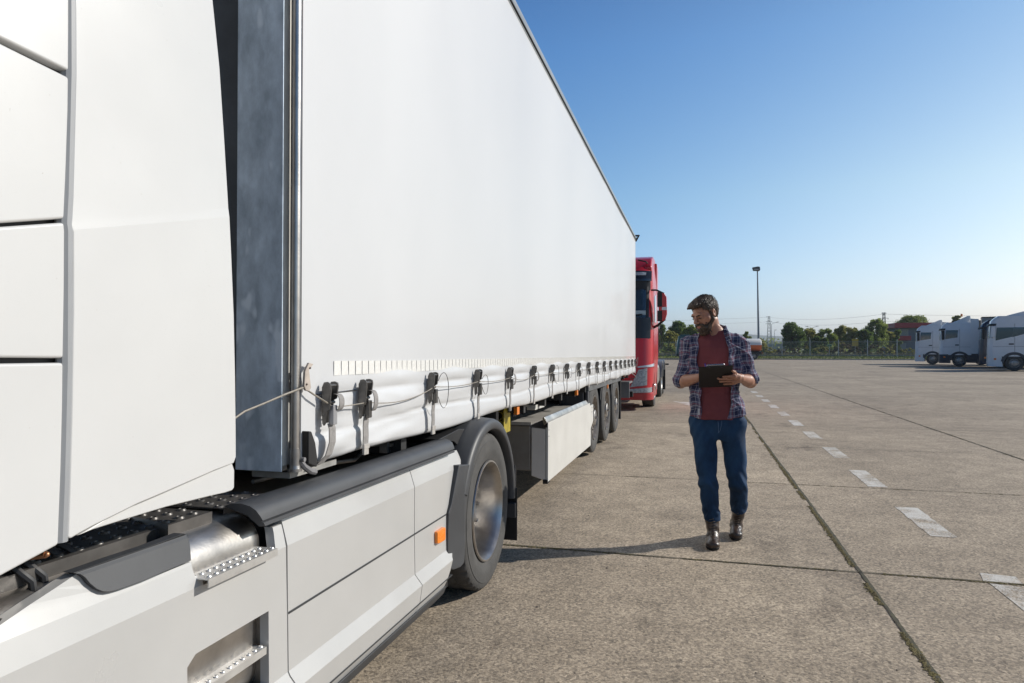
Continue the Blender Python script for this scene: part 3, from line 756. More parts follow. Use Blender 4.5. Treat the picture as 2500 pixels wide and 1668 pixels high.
# ================================================================ CURTAIN-SIDE SEMI-TRAILER
RS = .0087; TY = 13.0; TX = -1.30
TL = thing("semi_trailer", (-2.55, TY, 0), "long white curtain-side semi-trailer coupled behind the white tractor unit", "trailer")
TL.rotation_euler.x = -RS
def L(px, py, x=TX):
    p = U(px, py, x=x); return (p.y, p.z + RS * (p.y - TY))
YF, YR = 2.02, 15.22; ZT = 3.93; XL = -3.85
def PVC():
    m = mat("white_pvc_curtain", (.595, .60, .605), .42, col2=(.55, .555, .56), vscale=.55, stretch=(1, 1, .6), bump=.05, bscale=14, coat=.15); return m
PV = PVC()
# curtain: fine grid with pinched buckles, folds and a loose lower flap
BY = [2.20, 2.475] + [3.2 + .737*k for k in range(17)]
def foldn(y, z):
    return noise.noise(Vector((y*1.1, z*9, 3.3))) + .5*noise.noise(Vector((y*3.1, z*16, 8.3)))
def curtain_x(y, z):
    x = TX
    # upper tarp: faint vertical ripples
    x += .012*noise.noise(Vector((y*.35, z*.45, 1))) + .0018*noise.noise(Vector((y*2.2, z*.35, 1)))
    db = min(abs(y - b) for b in BY); pin = math.exp(-(db/.09)**2); mid = min(1, db/.36)
    if z < 1.30:
        t = (1.30 - z)
        fade = min(1, t/.05)
        # roll under the tape, then a crease at z 1.20, a bulging belly to 1.08, a crease at 1.045, and the flap to .95
        low = min(1, max(0, (1.20 - z)/.06))
        x += .010*math.exp(-((z - 1.235)/.03)**2)*mid
        x -= .012*math.exp(-((z - 1.193)/.010)**2)*(.3 + .7*mid)*(.4 + .6*abs(math.sin(y*2.1)))
        x += .008*mid*math.exp(-((z - 1.135)/.05)**2)
        x -= .012*math.exp(-((z - 1.060 - .012*math.sin(y*2.3) - .008*noise.noise(Vector((y*1.7, 4, 0))))/.007)**2)*(.45 + .55*abs(math.sin(y*1.3)))
        x += .009*math.exp(-((z - .985)/.05)**2) + .007*mid*low*min(1, max(0, (z - .95)/.04))
        x -= .008*pin*fade*low
        fr = max(.3, min(1, (6.0 - y)/3.0)); x += .009*foldn(y, z)*low*fr
        if y < 3.4: x += .011*noise.noise(Vector((y*5.5, z*22, 5)))*low*(3.4 - y)/1.2
    return x
ys = [YF + .11]; zs = list(np.arange(.95, 1.31, .011)) + list(np.linspace(1.34, ZT, 34))
while ys[-1] < YR - .03: ys.append(ys[-1] + (.016 if ys[-1] < 4.2 else (.03 if ys[-1] < 7 else .06)))
ys[-1] = YR - .03
mb = MB()
rows = [[(curtain_x(y, z) if z > .955 else curtain_x(y, .96) - .006, y, z + (.008*math.sin(y*3.1) + .006*noise.noise(Vector((y*2, 0, 0))) if z < .97 else 0)) for z in zs] for y in ys]
rows = [[(r[0][0] - .03, r[0][1], r[0][2] - .004), (r[0][0] - .012, r[0][1], r[0][2] - .007)] + r for r in rows]
mb.grid(rows)
cur = mb.build("side_curtain", PV, TL, smooth=180)
# body behind: roof, far wall, floor, rear doors
mb = MB(); mb.box(XL, TX - .04, YF + .05, YR - .02, 3.86, 3.90); mb.box(XL, XL + .04, YF + .05, YR - .02, 1.0, 3.86); mb.build("roof_and_far_side", PV, TL)
MB().box(XL + .03, TX - .05, YF + .05, YR - .02, .99, 1.08).build("floor", BLACK, TL)
mb = MB(); mb.box(XL, TX - .01, YR - .02, YR + .05, 1.0, 3.90); mb.build("rear_door", WHITE, TL, bevel=.01)
mb = MB()
for x in (-2.2, -2.5, -2.6, -3.0): mb.cone((x, YR + .08, 1.05), (x, YR + .08, 3.85), .014, n=8)
mb.build("door_lock_bar", GALV, TL)
# roof rail: grey aluminium profile
RAIL = mat("grey_roof_rail", (.30, .31, .31), .38, metal=.5, var=.1, vscale=3)
pr = [(-.05, 3.86), (.006, 3.862), (.010, 3.868), (.010, 3.875), (.002, 3.879), (.002, 3.884), (.016, 3.889), (.020, 3.905), (.020, 3.935), (.015, 3.944), (.006, 3.949), (.008, 3.955), (.006, 3.962), (-.05, 3.965)]
mb = MB(); mb.prism([(TX + a, b) for a, b in pr], 'y', YF - .02, YR + .03); mb.build("roof_rail", RAIL, TL, smooth=40)
mb = MB(); mb.box(TX + .0, TX + .0215, YF - .02, YR + .03, 3.8795, 3.8835); mb.tube([(TX - .005, YF, 3.966), (TX - .005, YR + .02, 3.966)], .006, 6); mb.build("roof_seam", BLACK, TL)
mb = MB(); mb.box(TX - .06, TX + .03, YR + .03, YR + .09, 3.86, 3.93); mb.box(TX - .02, TX + .07, YR, YR + .03, 3.95, 3.985); mb.obox(Vector((TX + .045, YR + .06, 3.92)), (.03, .03, .16), Matrix.Rotation(.5, 3, 'Y'))
mb.build("roof_bracket", BLACK, TL, bevel=.003)
mb = MB(); mb.box(TX - .06, TX + .003, YR - .03, YR + .05, 1.0, 3.86); mb.build("rear_post", WHITE, TL, bevel=.004)
# front wall post in galvanised steel, dark recess beside it
y0 = 1.985
xo = U(683, 600, y=y0).x; xi = U(570, 600, y=y0).x
zb = L(620, 1172, xo)[1] + .0
mb = MB(); mb.box(xi, xo, y0, y0 + .006, zb, 3.9); mb.box(xi, xi + .005, y0, y0 + .16, zb, 3.9)
mb.build("front_post", GALV, TL, bevel=.004)
mb = MB(); mb.box(XL, xi - .0, y0 + .14, y0 + .17, 1.02, 3.9); mb.build("front_wall", mat("slate_front_wall", (.10, .12, .145), .5, metal=.3, col2=(.055, .065, .08), vscale=3, bump=.05), TL)
MB().box(xo - .012, xo + .001, y0 + .006, y0 + .045, zb + .02, 3.9).build("post_edge", mat("dull_zinc", (.62, .61, .57), .5, metal=.2, var=.2, vscale=6), TL)
MB().box(xo - .13, xo - .02, y0 + .045, y0 + .11, zb + .02, 3.9).build("post_channel", mat("blue_grey_channel", (.16, .19, .21), .5, metal=.4, var=.25, vscale=7), TL)
mb = MB(); mb.prism([(xi + .02, zb - .0), (xo - .012, zb), (xo - .012, zb + .02), (xi + .02, zb + .02)], 'y', y0 + .01, y0 + .05); mb.box(xi + .03, xo - .0, y0 + .05, y0 + .36, zb - .03, zb - .01)
mb.build("front_sill", mat("pale_zinc", (.5, .49, .46), .5, metal=.4, var=.4, vscale=9), TL)
# curtain tension pole with its foot
pp = L(716, 900, TX - .005); yp = pp[0]
ztop, zbot = 3.86, L(716, 1150, TX)[1]
mb = MB(); mb.cone((TX - .005, yp, zbot), (TX - .005, yp, ztop), .0152, n=20)
mb.build("tension_pole", ALU, TL)
za = L(716, 1097)[1]
mb = MB(); mb.cone((TX - .005, yp, zbot + .012), (TX - .005, yp, za), .0172, n=20); mb.cone((TX - .005, yp, zbot - .004), (TX - .005, yp, zbot + .006), .024, n=20); mb.cone((TX - .005, yp, zbot + .006), (TX - .005, yp, zbot + .02), .019, .0165, n=20)
mb.build("pole_foot", STEEL, TL)
mb = MB(); mb.box(TX - .03, TX + .002, yp + .026, YF + .115, .96, 3.86); mb.build("curtain_edge", PV, TL)
mb = MB(); zz = L(728, 1126)[1]
mb.tube([(TX + .004, yp + .018, zz), (TX + .012, yp + .03, zz - .02), (TX + .016, yp + .06, zz - .04), (TX + .01, yp + .10, zz - .05)], .011, 8); mb.cone((TX + .014, yp + .012, zz + .006), (TX + .026, yp + .012, zz + .006), .008, n=10)
mb.build("foot_strap", mat("grey_strap", (.22, .215, .22), .75, var=.2, vscale=40), TL)
# open end of the folded curtain hem
mb = MB(); mb.prism([(yp + .032, 1.075), (yp + .05, 1.072), (yp + .075, 1.03), (yp + .09, .97), (yp + .085, .945), (yp + .032, .965)], 'x', TX + .0, TX + .028)
mb.build("hem_pocket", BLACK, TL, bevel=.003)
# reflective tape
TAPE = mat("reflective_tape", (.84, .83, .79), .25, var=.08, vscale=60, coat=.6, bump=.05, bscale=400)
mb = MB(); y = L(813, 900)[0]; rg = random.Random(2)
while y < YR - .12:
    zc = 1.283 + .004*noise.noise(Vector((y*1.5, 0, 0)))
    x = lambda z: curtain_x(y + .02, max(z, 1.301)) + .0016
    v = [mb.bm.verts.new(p) for p in ((x(1.25), y, zc - .0275), (x(1.25), y + .049, zc - .0275 + rg.uniform(-.0006, .0006)), (x(1.3), y + .049, zc + .027), (x(1.3), y, zc + .027))]
    mb.bm.faces.new(v); y += .0555
bmesh.ops.recalc_face_normals(mb.bm, faces=mb.bm.faces)
bm = mb.bm; r_ = bmesh.ops.extrude_face_region(bm, geom=bm.faces[:]); 
for g_ in r_['geom']:
    if isinstance(g_, bmesh.types.BMVert): g_.co.x += .0015
o = mb.build("reflective_tape", TAPE, TL, smooth=0)
mb = MB()
mb.box(TX + .012, TX + .0135, L(806, 900)[0], YR - .12, 1.2525, 1.3135)
# buckles
BUCK = mat("dark_buckle_metal", (.085, .083, .080), .34, metal=.6, col2=(.15, .14, .13), vscale=30, bump=.05)
STRAP = mat("grey_webbing", (.30, .285, .275), .8, col2=(.22, .21, .20), vscale=60, bump=.25, bscale=500)
BX = TX + .036
BUCKET = []
for k, by in enumerate(BY):
    zt = 1.250 - (.012 if k < 2 else 0); rg = random.Random(k)
    if k > 1: zt = 1.248
    mb = MB(); n_ = 2
    lean = rg.uniform(-.012, .012)
    for s in (-1, 1):      # two cheek plates
        o_ = by + s*.025
        pts = [(zt - .158, .0), (zt - .150, .006), (zt - .11, .010), (zt - .10, .022), (zt - .03, .028), (zt - .008, .026), (zt, .014), (zt - .002, .0), (zt - .02, -.008), (zt - .10, -.008), (zt - .15, -.006)]
        hgt = 1 if s < 0 else .62
        mb.prism([(BX - .022 + q, (zt - (zt - z)*hgt)) for z, q in pts], 'y', o_ - .0045, o_ + .0045)
    mb.cone((BX - .002, by - .024, zt - .014), (BX - .002, by + .024, zt - .014), .005, n=8)
    mb.cone((BX - .010, by - .027, zt - .075), (BX - .010, by + .024, zt - .075), .006, n=8)
    mb.box(BX - .028, BX - .024, by - .02, by + .02, zt - .15, zt - .03)
    b = mb.build("buckle", BUCK, TL, bevel=.0015 if k < 6 else 0)
    # lever body
    mb = MB(); mb.box(BX - .012, BX + .008, by - .013, by + .016, zt - .155, zt - .085); mb.build("buckle_lever", BUCK if k else mat('grey_lever', (.34, .34, .35), .35, metal=.3), b, bevel=.003)
    # strap down to the hook on the rail
    mb = MB(); zb_ = .978
    if k == 0:
        cl = [(BX - .01, by + .002, zt - .15), (BX - .006, by + .006, 1.07), (BX - .004, by + .004, 1.02), (BX - .010, by - .012, .975), (BX - .03, by - .04, .945), (BX - .055, by - .05, .935)]
    else:
        cl = [(BX - .008, by + .001, zt - .14), (BX - .012, by + .001, 1.05), (BX - .010, by, 1.01), (BX - .012, by, zb_)]
    for (a, c) in zip(cl[:-1], cl[1:]):
        wv = .019 if k > 1 else .022
        v = [mb.bm.verts.new(q) for q in ((a[0], a[1] - wv, a[2]), (a[0], a[1] + wv, a[2]), (c[0], c[1] + wv, c[2]), (c[0], c[1] - wv, c[2]))]; mb.bm.faces.new(v)
        v = [mb.bm.verts.new(q) for q in ((a[0] - .003, a[1] - wv, a[2]), (a[0] - .003, a[1] + wv, a[2]), (c[0] - .003, c[1] + wv, c[2]), (c[0] - .003, c[1] - wv, c[2]))]; mb.bm.faces.new(v)
    mb.build("strap", STRAP, b, smooth=60); mb = MB()
    # strap tail loop: wide on some buckles, thin cord on others
    style = [1, 1, 0, 2, 1, 1, 0, 2, 1, 2, 0, 2, 2, 2, 2, 2, 2, 2, 2][k]
    if style == 1:
        A, B = [], []
        H = .085 if k else .062
        for i in range(17):
            t = math.pi*i/16; xx = BX - .004 + .026*math.sin(t)**.7; z = zt - .045 - H*(1 - math.cos(t))*.5 - .0
            A.append((xx, by + .008, z)); B.append((xx, by + .042, z))
        mb.strip(A, B); mb.strip([(p[0] - .0025, p[1], p[2]) for p in A], [(p[0] - .0025, p[1], p[2]) for p in B])
    if style == 1: mb.build("strap_tail", STRAP, b, smooth=60)
    else: mb.bm.free()
    if k:
        mb = MB(); mb.box(BX - .016, BX - .006, by - .023, by + .023, .960, .979); mb.box(BX - .018, BX - .008, by - .019, by + .019, .936, .960)
        mb.cone((BX - .011, by - .018, .978), (BX - .011, by + .018, .978), .003, n=6); mb.build("strap_hook", mat("zinc_hook", (.56, .53, .49), .45, metal=.3, var=.2, vscale=50), b, bevel=.002)
    if style in (0, 2):
        mb = MB(); rr = (.055 if style == 0 else .040)*rg.uniform(.8, 1.25); c0 = Vector((BX + .004, by + .022 + rr*.75, zt - .085))
        pts = []
        for i in range(17):
            t = R(150) - R(300)*i/16; pts.append(c0 + Vector((.02*math.sin(i/16*math.pi), rr*math.cos(t)*.75, rr*1.2*math.sin(t) - (0 if i < 9 else .02*math.sin((i-8)/8*math.pi)))))
        mb.tube(pts, .0019, 5); mb.build("cord_loop", BUCK if style == 0 else STRAP, b)
# customs rope threaded through the buckles, start tab and long end to the front post
ROPE = mat("customs_rope", (.32, .285, .235), .6, col2=(.20, .18, .15), vscale=90)
mb = MB(); zr = 1.145
tab = U(742, 950, x=TX + .02)
pts = []
for k in range(len(BY) - 1):
    a, b = BY[k], BY[k+1]; m_ = 8; sag = .012 + .018*(k % 3 == 1) if k else .002
    for i in range(m_):
        t = i/m_; pts.append((TX + .031, a + (b-a)*t, zr + (.03 if k > 1 else .0) - sag*4*t*(1-t) + (.03*t if k == 1 else 0)))
mb.tube(pts, .0023, 6)
p1 = L(738, 948, TX + .02); p2 = L(765, 965, TX + .03); p3 = L(782, 1005, TX + .03)
mb.tube([(TX + .02, p1[0], p1[1]), (TX + .028, p2[0], p2[1]), (TX + .031, BY[0] - .02, L(781, 990, TX+.03)[1]), (TX + .031, BY[0], zr)], .0032, 6)
e0 = U(577, 1005, x=TX - .03); e0.z += RS*(e0.y - TY); e1 = L(640, 984, TX + .0); e2 = L(690, 964, TX + .02)
mb.tube([(TX - .02, e0.y - .25, e0.z - .10), (TX - .01, e0.y, e0.z), (TX + .005, e1[0], e1[1]), (TX + .02, e2[0], e2[1]), (TX + .022, p1[0], p1[1] + .004)], .0034, 6)
mb.build("rope", ROPE, TL)
tb = [L(*q, TX + .03) for q in ((752, 886), (763, 889), (753, 902), (752, 905), (757, 948), (752, 956), (744, 954), (740, 944), (742, 908), (747, 896))]
plate("rope_tab", mat("pale_leather_tab", (.50, .43, .37), .6, var=.3, vscale=30), tb, lambda y, z: TX + .028, thick=.008, bevel=.002, parent=TL)
mb = MB()
for px, py in ((753, 899), (745, 939)):
    q = L(px, py, TX + .03); mb.cone((TX + .028, q[0], q[1]), (TX + .031, q[0], q[1]), .0035, n=10)
mb.build("rivet", mat("dark_rivet", (.12, .09, .08), .4, metal=.8), TL)
# dark tube along the belly crease, standing in for the crease's shade
mb = MB()
mb.tube([(curtain_x(y, 1.196) + .002, y, 1.196 + .003*math.sin(y*5)) for y in np.arange(YF + .13, 2.475, .03)], .003, 5)
mb.build("crease_shade_line", BUCK, TL)

# ---- underside
mb = MB(); mb.box(-2.25, -2.15, 2.6, YR, .72, 1.0); mb.box(-3.05, -2.95, 2.6, YR, .72, 1.0)
for y in np.arange(3.0, 15, .8): mb.box(XL + .1, TX - .06, y, y + .06, .86, .985)
mb.box(XL + .02, TX - .03, 2.3, YR, .965, .99)
mb.build("chassis", CHASS, TL)
mb = MB(); mb.box(-1.72, -1.58, 5.1, 5.24, .25, .95); mb.box(-3.5, -3.36, 5.1, 5.24, .25, .95); mb.box(-1.8, -1.5, 5.0, 5.34, .20, .25); mb.box(-3.58, -3.28, 5.0, 5.34, .2, .25)
mb.build("landing_leg", CHASS, TL, bevel=.006)
# yellow tube rack: a block of round sockets
YEL = mat("yellow_plastic", (.42, .33, .03), .55, var=.3, vscale=12)
mb = MB(); yq = 5.30
x0, x1 = U(1150, 1000, y=yq).x, U(1229, 1000, y=yq).x
for i in range(7):
    for j in range(3):
        cx = x1 - .045 - i*.078; cz = .915 - j*.075 - (.02 if i % 2 else 0)
        mb.lathe([(0, .033), (0, .038), (.2, .038), (.2, .033)], (cx, yq, cz), 'y', 18)
mb.box(x1 - .006, x1 + .004, yq - .004, yq + .2, .70, .965); mb.box(x1 - .55, x1 + .004, yq + .19, yq + .2, .70, .965); mb.box(x1 - .55, x1 + .004, yq + .0, yq + .2, .955, .965)
mb.build("tube_rack", YEL, TL)
# pallet box and side guard panel
Z4 = lambda a, b: (1000 + a*.28694, 800 + b*.28694)
pTL = L(*Z4(1178, 810), TX - .03); pTR = L(*Z4(1535, 640), TX - .03); pBL = L(*Z4(1178, 1313), TX - .03)
ya, yb = pTL[0], L(*Z4(1562, 640), TX - .03)[0]; zt_, zb_ = pTL[1], pBL[1]
XP = TX - .03
mb = MB(); mb.prism([(ya, zt_), (yb - .28, zt_ + .005), (yb - .28, zt_ - .03), (yb, zt_ - .03), (yb, zb_ + .30), (yb - .22, zb_ + .22), (yb - .22, zb_), (ya, zb_)], 'x', XP - .025, XP)
gp = mb.build("side_guard", GREYP, TL, bevel=.004)
mb = MB(); mb.prism([(XP - .16, zb_ + .05), (XP - .028, zb_ + .01), (XP - .028, zt_ - .06), (XP - .16, zt_ - .05)], 'y', ya + .0, ya + .02); mb.build("guard_end", mat('lightened_guard_end', (.80, .76, .70), .5, var=.1), TL, bevel=.004)  # end face lies in shade, so its colour is lightened to offset that
mb = MB(); mb.prism([(XP - .03, zt_ - .02), (XP - .003, zt_ + .004), (XP - .012, zt_ + .03), (XP - .03, zt_ + .055), (XP - .045, zt_ + .05), (XP - .04, zt_)], 'y', ya - .04, yb - .35); mb.build("guard_top_rail", ALU, TL, bevel=.003)
mb = MB(); mb.box(XP - .04, XP - .004, ya - .008, ya + .05, zt_ - .045, zt_ - .0); mb.box(XP - .05, XP - .004, ya - .005, ya + .1, zb_ - .02, zb_ + .02)
for z in (zt_ - .07, zt_ - .13): mb.cone((XP, ya + .03, z), (XP + .003, ya + .03, z), .006, n=8)
for z in (zt_ - .06, zt_ - .12): mb.cone((XP, yb - .12, z), (XP + .003, yb - .12, z), .008, n=8)
mb.build("guard_bracket", BLACK, TL, bevel=.002)
mb = MB(); zk = .79
mb.box(-2.6, -1.5, ya - .0, yb - .3, .25, zk - .12); mb.build("pallet_box", mat("zinc_box", (.30, .28, .25), .5, metal=.3, col2=(.22, .20, .18), vscale=4), TL, bevel=.01)
mb = MB(); mb.box(-2.6, -1.48, ya - .06, yb - .25, zk - .11, zk - .10); mb.box(-2.6, -2.58, ya - .06, yb - .25, zk - .10, zk + .06); mb.box(-2.58, -1.48, ya - .06, ya - .05, zk - .1, zk - .08)
mb.build("pallet_box_lid", mat("zinc_lid", (.50, .48, .44), .5, metal=.2, col2=(.36, .34, .31), vscale=4), TL)
mb = MB()
for yy in (ya + .9, ya + 1.9): mb.tube([(-1.9, yy, zk - .1), (-1.9, yy, zk - .05), (-1.8, yy + .1, zk - .05), (-1.8, yy + .1, zk - .1)], .008, 6)
mb.build("box_handle", BLACK, TL)
mb = MB(); mb.prism([(ya - 1.0, .93), (ya + 2.6, .90), (ya + 2.6, .83), (ya - .6, .86)], 'x', -1.9, -1.7); mb.build("support_beam", CHASS, TL, bevel=.01)
mb = MB(); mb.box(-1.72, -1.42, ya - .15, ya + .25, .86, .875); mb.box(-1.50, -1.42, ya - .15, ya + .25, .83, .86); mb.build("fold_step", GREYP, TL, bevel=.004)
# amber markers along the underside
for k, (px, py) in enumerate(((1262, 1003), (1408, 959), (1525, 916), (1483, 944))):
    x = TX - .03; q = L(px, py, x); mb = MB(); mb.box(x - .02, x + .01, q[0] - (.035), q[0] + (.035), q[1] - .03, q[1] + .03); mb.build("marker_lamp", AMBER, TL, bevel=.004)
    mb = MB(); mb.box(x - .028, x - .021, q[0] - .04, q[0] + .04, q[1] - .045, q[1] + .05); mb.build("lamp_bracket", BLACK, TL)
# axles, wheels, mudguards
for k in range(3):
    wy = 9.33 + 1.31*k; wr = .478
    for s, xo_ in ((-1, -1.345), (1, -3.80)):
        mb = MB(); tyre_mesh(mb, xo_, wy, wr, wr, .37, .292, n=96, sgn=s); t = mb.build("tyre", RUBBER, TL, smooth=38)
        mb = MB(); mb.lathe([(s*.006, .303), (s*-.002, .300), (s*-.003, .292), (s*.03, .276), (s*.07, .262), (s*.09, .23), (s*.085, .19), (s*.03, .15), (s*.02, .12), (s*.02, .001)], (xo_, wy, wr), 'x', 60, closed=False)
        rim = mb.build("rim", mat("dusty_trailer_rim", (.30, .27, .24), .42, metal=.6, col2=(.16, .14, .12), vscale=9), t, smooth=50)
        mb = MB()
        for j in range(10):
            a = 2*math.pi*(j+.5)/10; c = Vector((0, math.cos(a), math.sin(a)))
            mb.cone(Vector((xo_ + s*.09, wy, wr)) + c*.168, Vector((xo_ + s*.015, wy, wr)) + c*.168, .018, .014, 6)
        mb.lathe([(s*.03, .11), (s*-.005, .105), (s*-.012, .095), (s*-.012, .02), (s*-.035, .018), (s*-.035, .001)], (xo_, wy, wr), 'x', 20, closed=False)
        mb.build("wheel_nut", STEEL, rim, smooth=40)
    MB().cone((-3.7, wy, wr), (-1.45, wy, wr), .065, n=12).build("axle", CHASS, TL)
    mb = MB(); rows = []
    for i in range(13):
        a = R(20 + 140*i/12); rows.append([(x, wy + rr*math.cos(a), wr + .01 + rr*math.sin(a)) for x, rr in ((-1.72, .53), (-1.38, .53), (-1.375, .52), (-1.72, .52))])
    mb.grid(rows); mb.build("mudguard", BLACK, TL)
    mb = MB(); mb.box(-1.72, -1.385, wy + .54, wy + .552, .33 if k < 2 else .16, .80); mb.build("mudflap", BLACK, TL)
GF = mat("grey_side_beam", (.15, .155, .16), .5, metal=.4, var=.3, vscale=5)
p0 = L(*Z4(1590, 490), TX - .02); p1 = L(*Z4(1822, 405), TX - .02)
mb = MB(); mb.box(TX - .07, TX - .03, 8.70, 12.55, .865, .965); mb.build("side_beam", GF, TL, bevel=.006)
mb = MB(); mb.box(TX - .40, TX - .09, 8.62, 8.66, .25, .96); mb.box(TX - .07, TX - .035, 8.66, 8.78, .30, .865); mb.build("guard_post", mat("dark_guard_post", (.07, .075, .085), .4, metal=.4), TL, bevel=.004)
mb = MB(); mb.box(TX - .09, TX - .03, 12.5, 12.56, .17, .96); mb.box(-1.75, TX - .03, 12.55, 12.57, .17, .8); mb.build("mudflap", BLACK, TL)
# rear underrun with light panel
mb = MB(); mb.box(XL + .05, TX - .03, YR - .22, YR - .12, .42, .54); mb.box(XL + .05, -1.62, YR - .1, YR - .07, .55, .9); mb.build("underrun_bar", BLACK, TL, bevel=.01)
mb = MB(); mb.box(TX - .32, TX - .03, 14.2, 14.9, .74, .78); mb.box(TX - .32, TX - .03, 14.2, 14.24, .45, .74); mb.build("rear_box", mat("grey_rear_box", (.18, .185, .19), .5, var=.2), TL, bevel=.006)
mb = MB(); mb.tube([(TX - .02, YR - .5, .95), (TX + .03, YR - .3, .88), (TX + .02, YR - .1, .84), (TX - .1, YR, .80)], .008, 6); mb.tube([(TX + .02, YR - .05, 1.2), (TX + .06, YR + .02, 1.28), (TX + .05, YR + .08, 1.18), (TX + .0, YR + .05, 1.02), (TX - .02, YR, .95)], .004, 6); mb.build("cable", STRAP, TL)
# ================================================================ OTHER TRUCKS
def paint(name, c, rough=.28, coat=.6): return mat(name, c, rough, var=.08, vscale=1.5, coat=coat)
LAMPG = mat("clear_lamp_glass", (.50, .52, .55), .12, col2=(.22, .23, .25), vscale=22, coat=1)
class Cab:
    """cab-over cab facing local -Y, built from plan outlines at each height"""
    def __init__(s, root, yf, hw, rc=.32, length=2.25):
        s.root, s.yf, s.hw, s.rc, s.len = root, yf, hw, rc, length
        s.o = WLOC[root.name]
    def p(s, t, z, off=0):
        W = float(np.interp(z, *zip(*s.hw))); y0 = float(np.interp(z, *zip(*s.yf))); rc = s.rc; a = W - rc; arc = rc*math.pi/2
        sg = 1 if t >= 0 else -1; t = abs(t)
        if t < a: x, y, nx, ny = t, .10*(t/W)**2, 0, -1
        elif t < a + arc:
            q = (t - a)/rc; x, y, nx, ny = a + rc*math.sin(q), .10*(a/W)**2 + rc*(1 - math.cos(q)), math.sin(q), -math.cos(q)
        else: x, y, nx, ny = W, .10*(a/W)**2 + rc + (t - a - arc), 1, 0
        return (sg*(x + nx*off), y0 + y + ny*off, z)
    def smax(s, z):
        W = float(np.interp(z, *zip(*s.hw))); y0 = float(np.interp(z, *zip(*s.yf)))
        return (W - s.rc) + s.rc*math.pi/2 + max(.05, s.len - y0 - s.rc - .1*((W - s.rc)/W)**2)
    def corner(s, z=2): return float(np.interp(z, *zip(*s.hw))) - s.rc + s.rc*math.pi/2
    def body(s, m, z0, z1, name="cab"):
        mb = MB(); rows = []
        for z in sorted(set(list(np.linspace(z0, z1, 26)))):
            S = s.smax(z); W = float(np.interp(z, *zip(*s.hw))) - s.rc; c = W + s.rc*math.pi/2
            ts = [-S, -(c + (S-c)*.5), -c] + [-(W + (c - W)*k/5) for k in range(4, 0, -1)] + [-W, -W*.5, 0, W*.5, W] + [W + (c - W)*k/5 for k in range(1, 5)] + [c, c + (S-c)*.5, S]
            rows.append([s.p(t, z) for t in ts])
        rows = [[(x + s.o.x, y + s.o.y, z + s.o.z) for x, y, z in r] for r in rows]
        mb.grid(rows)
        n = len(rows[0]); mb.bm.verts.ensure_lookup_table(); V = mb.bm.verts
        mb.bm.faces.new([V[i] for i in range(n)]); mb.bm.faces.new([V[len(V) - n + i] for i in range(n)])
        for k in range(len(rows) - 1): mb.bm.faces.new((V[k*n], V[k*n + n - 1], V[(k+1)*n + n - 1], V[(k+1)*n]))
        return mb.build(name, m, s.root, smooth=40)
    def patch(s, name, m, s0, s1, z0, z1, off=.012, parent=None, nu=10, nv=6, slant=0, taper=0):
        s0_ = s0
        """raised patch; z0,z1 numbers or (at s0, at s1) pairs; slant shifts s with height"""
        f = lambda q, u: q[0] + (q[1] - q[0])*u if isinstance(q, (tuple, list)) else q
        mb = MB(); rows = []
        for j in range(nv + 1):
            r = []
            for i in range(nu + 1):
                u, v = i/nu, j/nv; z = f(z0, u) + (f(z1, u) - f(z0, u))*v
                q0 = s0 + slant*v; r.append(s.p(q0 + (s1 - q0)*u, z, off))
            rows.append(r)
        inner = lambda r: [(x, y, z) for x, y, z in r]
        rows = [[(x + s.o.x, y + s.o.y, z + s.o.z) for x, y, z in r] for r in rows]
        mb.grid(rows)
        be = [e for e in mb.bm.edges if len(e.link_faces) == 1]
        cx = Vector((s.o.x, s.o.y + 1.2, 0))
        r_ = bmesh.ops.extrude_edge_only(mb.bm, edges=be)
        for g_ in r_['geom']:
            if isinstance(g_, bmesh.types.BMVert):
                d = Vector((cx.x - g_.co.x, cx.y - g_.co.y, 0)).normalized(); g_.co += d*(off + .02)
        return mb.build(name, m, parent or s.root, smooth=40)
def simple_wheel(root, xo, y, r, s, m=ALU, wd=.30, deep=False, n=40):
    o = WLOC[root.name]; mb = MB(); tyre_mesh(mb, xo + o.x, y + o.y, r + o.z, r, wd, .60*r, n=n, sgn=s); t = mb.build("tyre", RUBBER, root, smooth=38)
    mb = MB(); c = (xo + o.x, y + o.y, r + o.z)
    pr = [(s*.006, .61*r), (s*-.002, .60*r), (s*.03, .55*r), (s*.06, .52*r)] + ([(s*.15, .48*r), (s*.14, .28*r), (s*.06, .2*r), (s*.06, .001)] if deep else [(s*.03, .38*r), (s*-.01, .33*r), (s*-.02, .16*r), (s*-.04, .13*r), (s*-.04, .001)])
    mb.lathe(pr, c, 'x', 32, closed=False); mb.build("rim", m, t)
    return t
def xf(root, pts): o = WLOC[root.name]; return [(o.x + a, o.y + b, o.z + c) for a, b, c in pts]
def obox(root, name, m, x0, x1, y0, y1, z0, z1, bevel=.01, parent=None):
    o = WLOC[root.name]; return MB().box(x0 + o.x, x1 + o.x, y0 + o.y, y1 + o.y, z0 + o.z, z1 + o.z).build(name, m, parent or root, bevel=bevel)
def oprism(root, name, m, pts, x0, x1, bevel=.01, parent=None):
    o = WLOC[root.name]; return MB().prism([(a + o.y, b + o.z) for a, b in pts], 'x', x0 + o.x, x1 + o.x).build(name, m, parent or root, bevel=bevel)
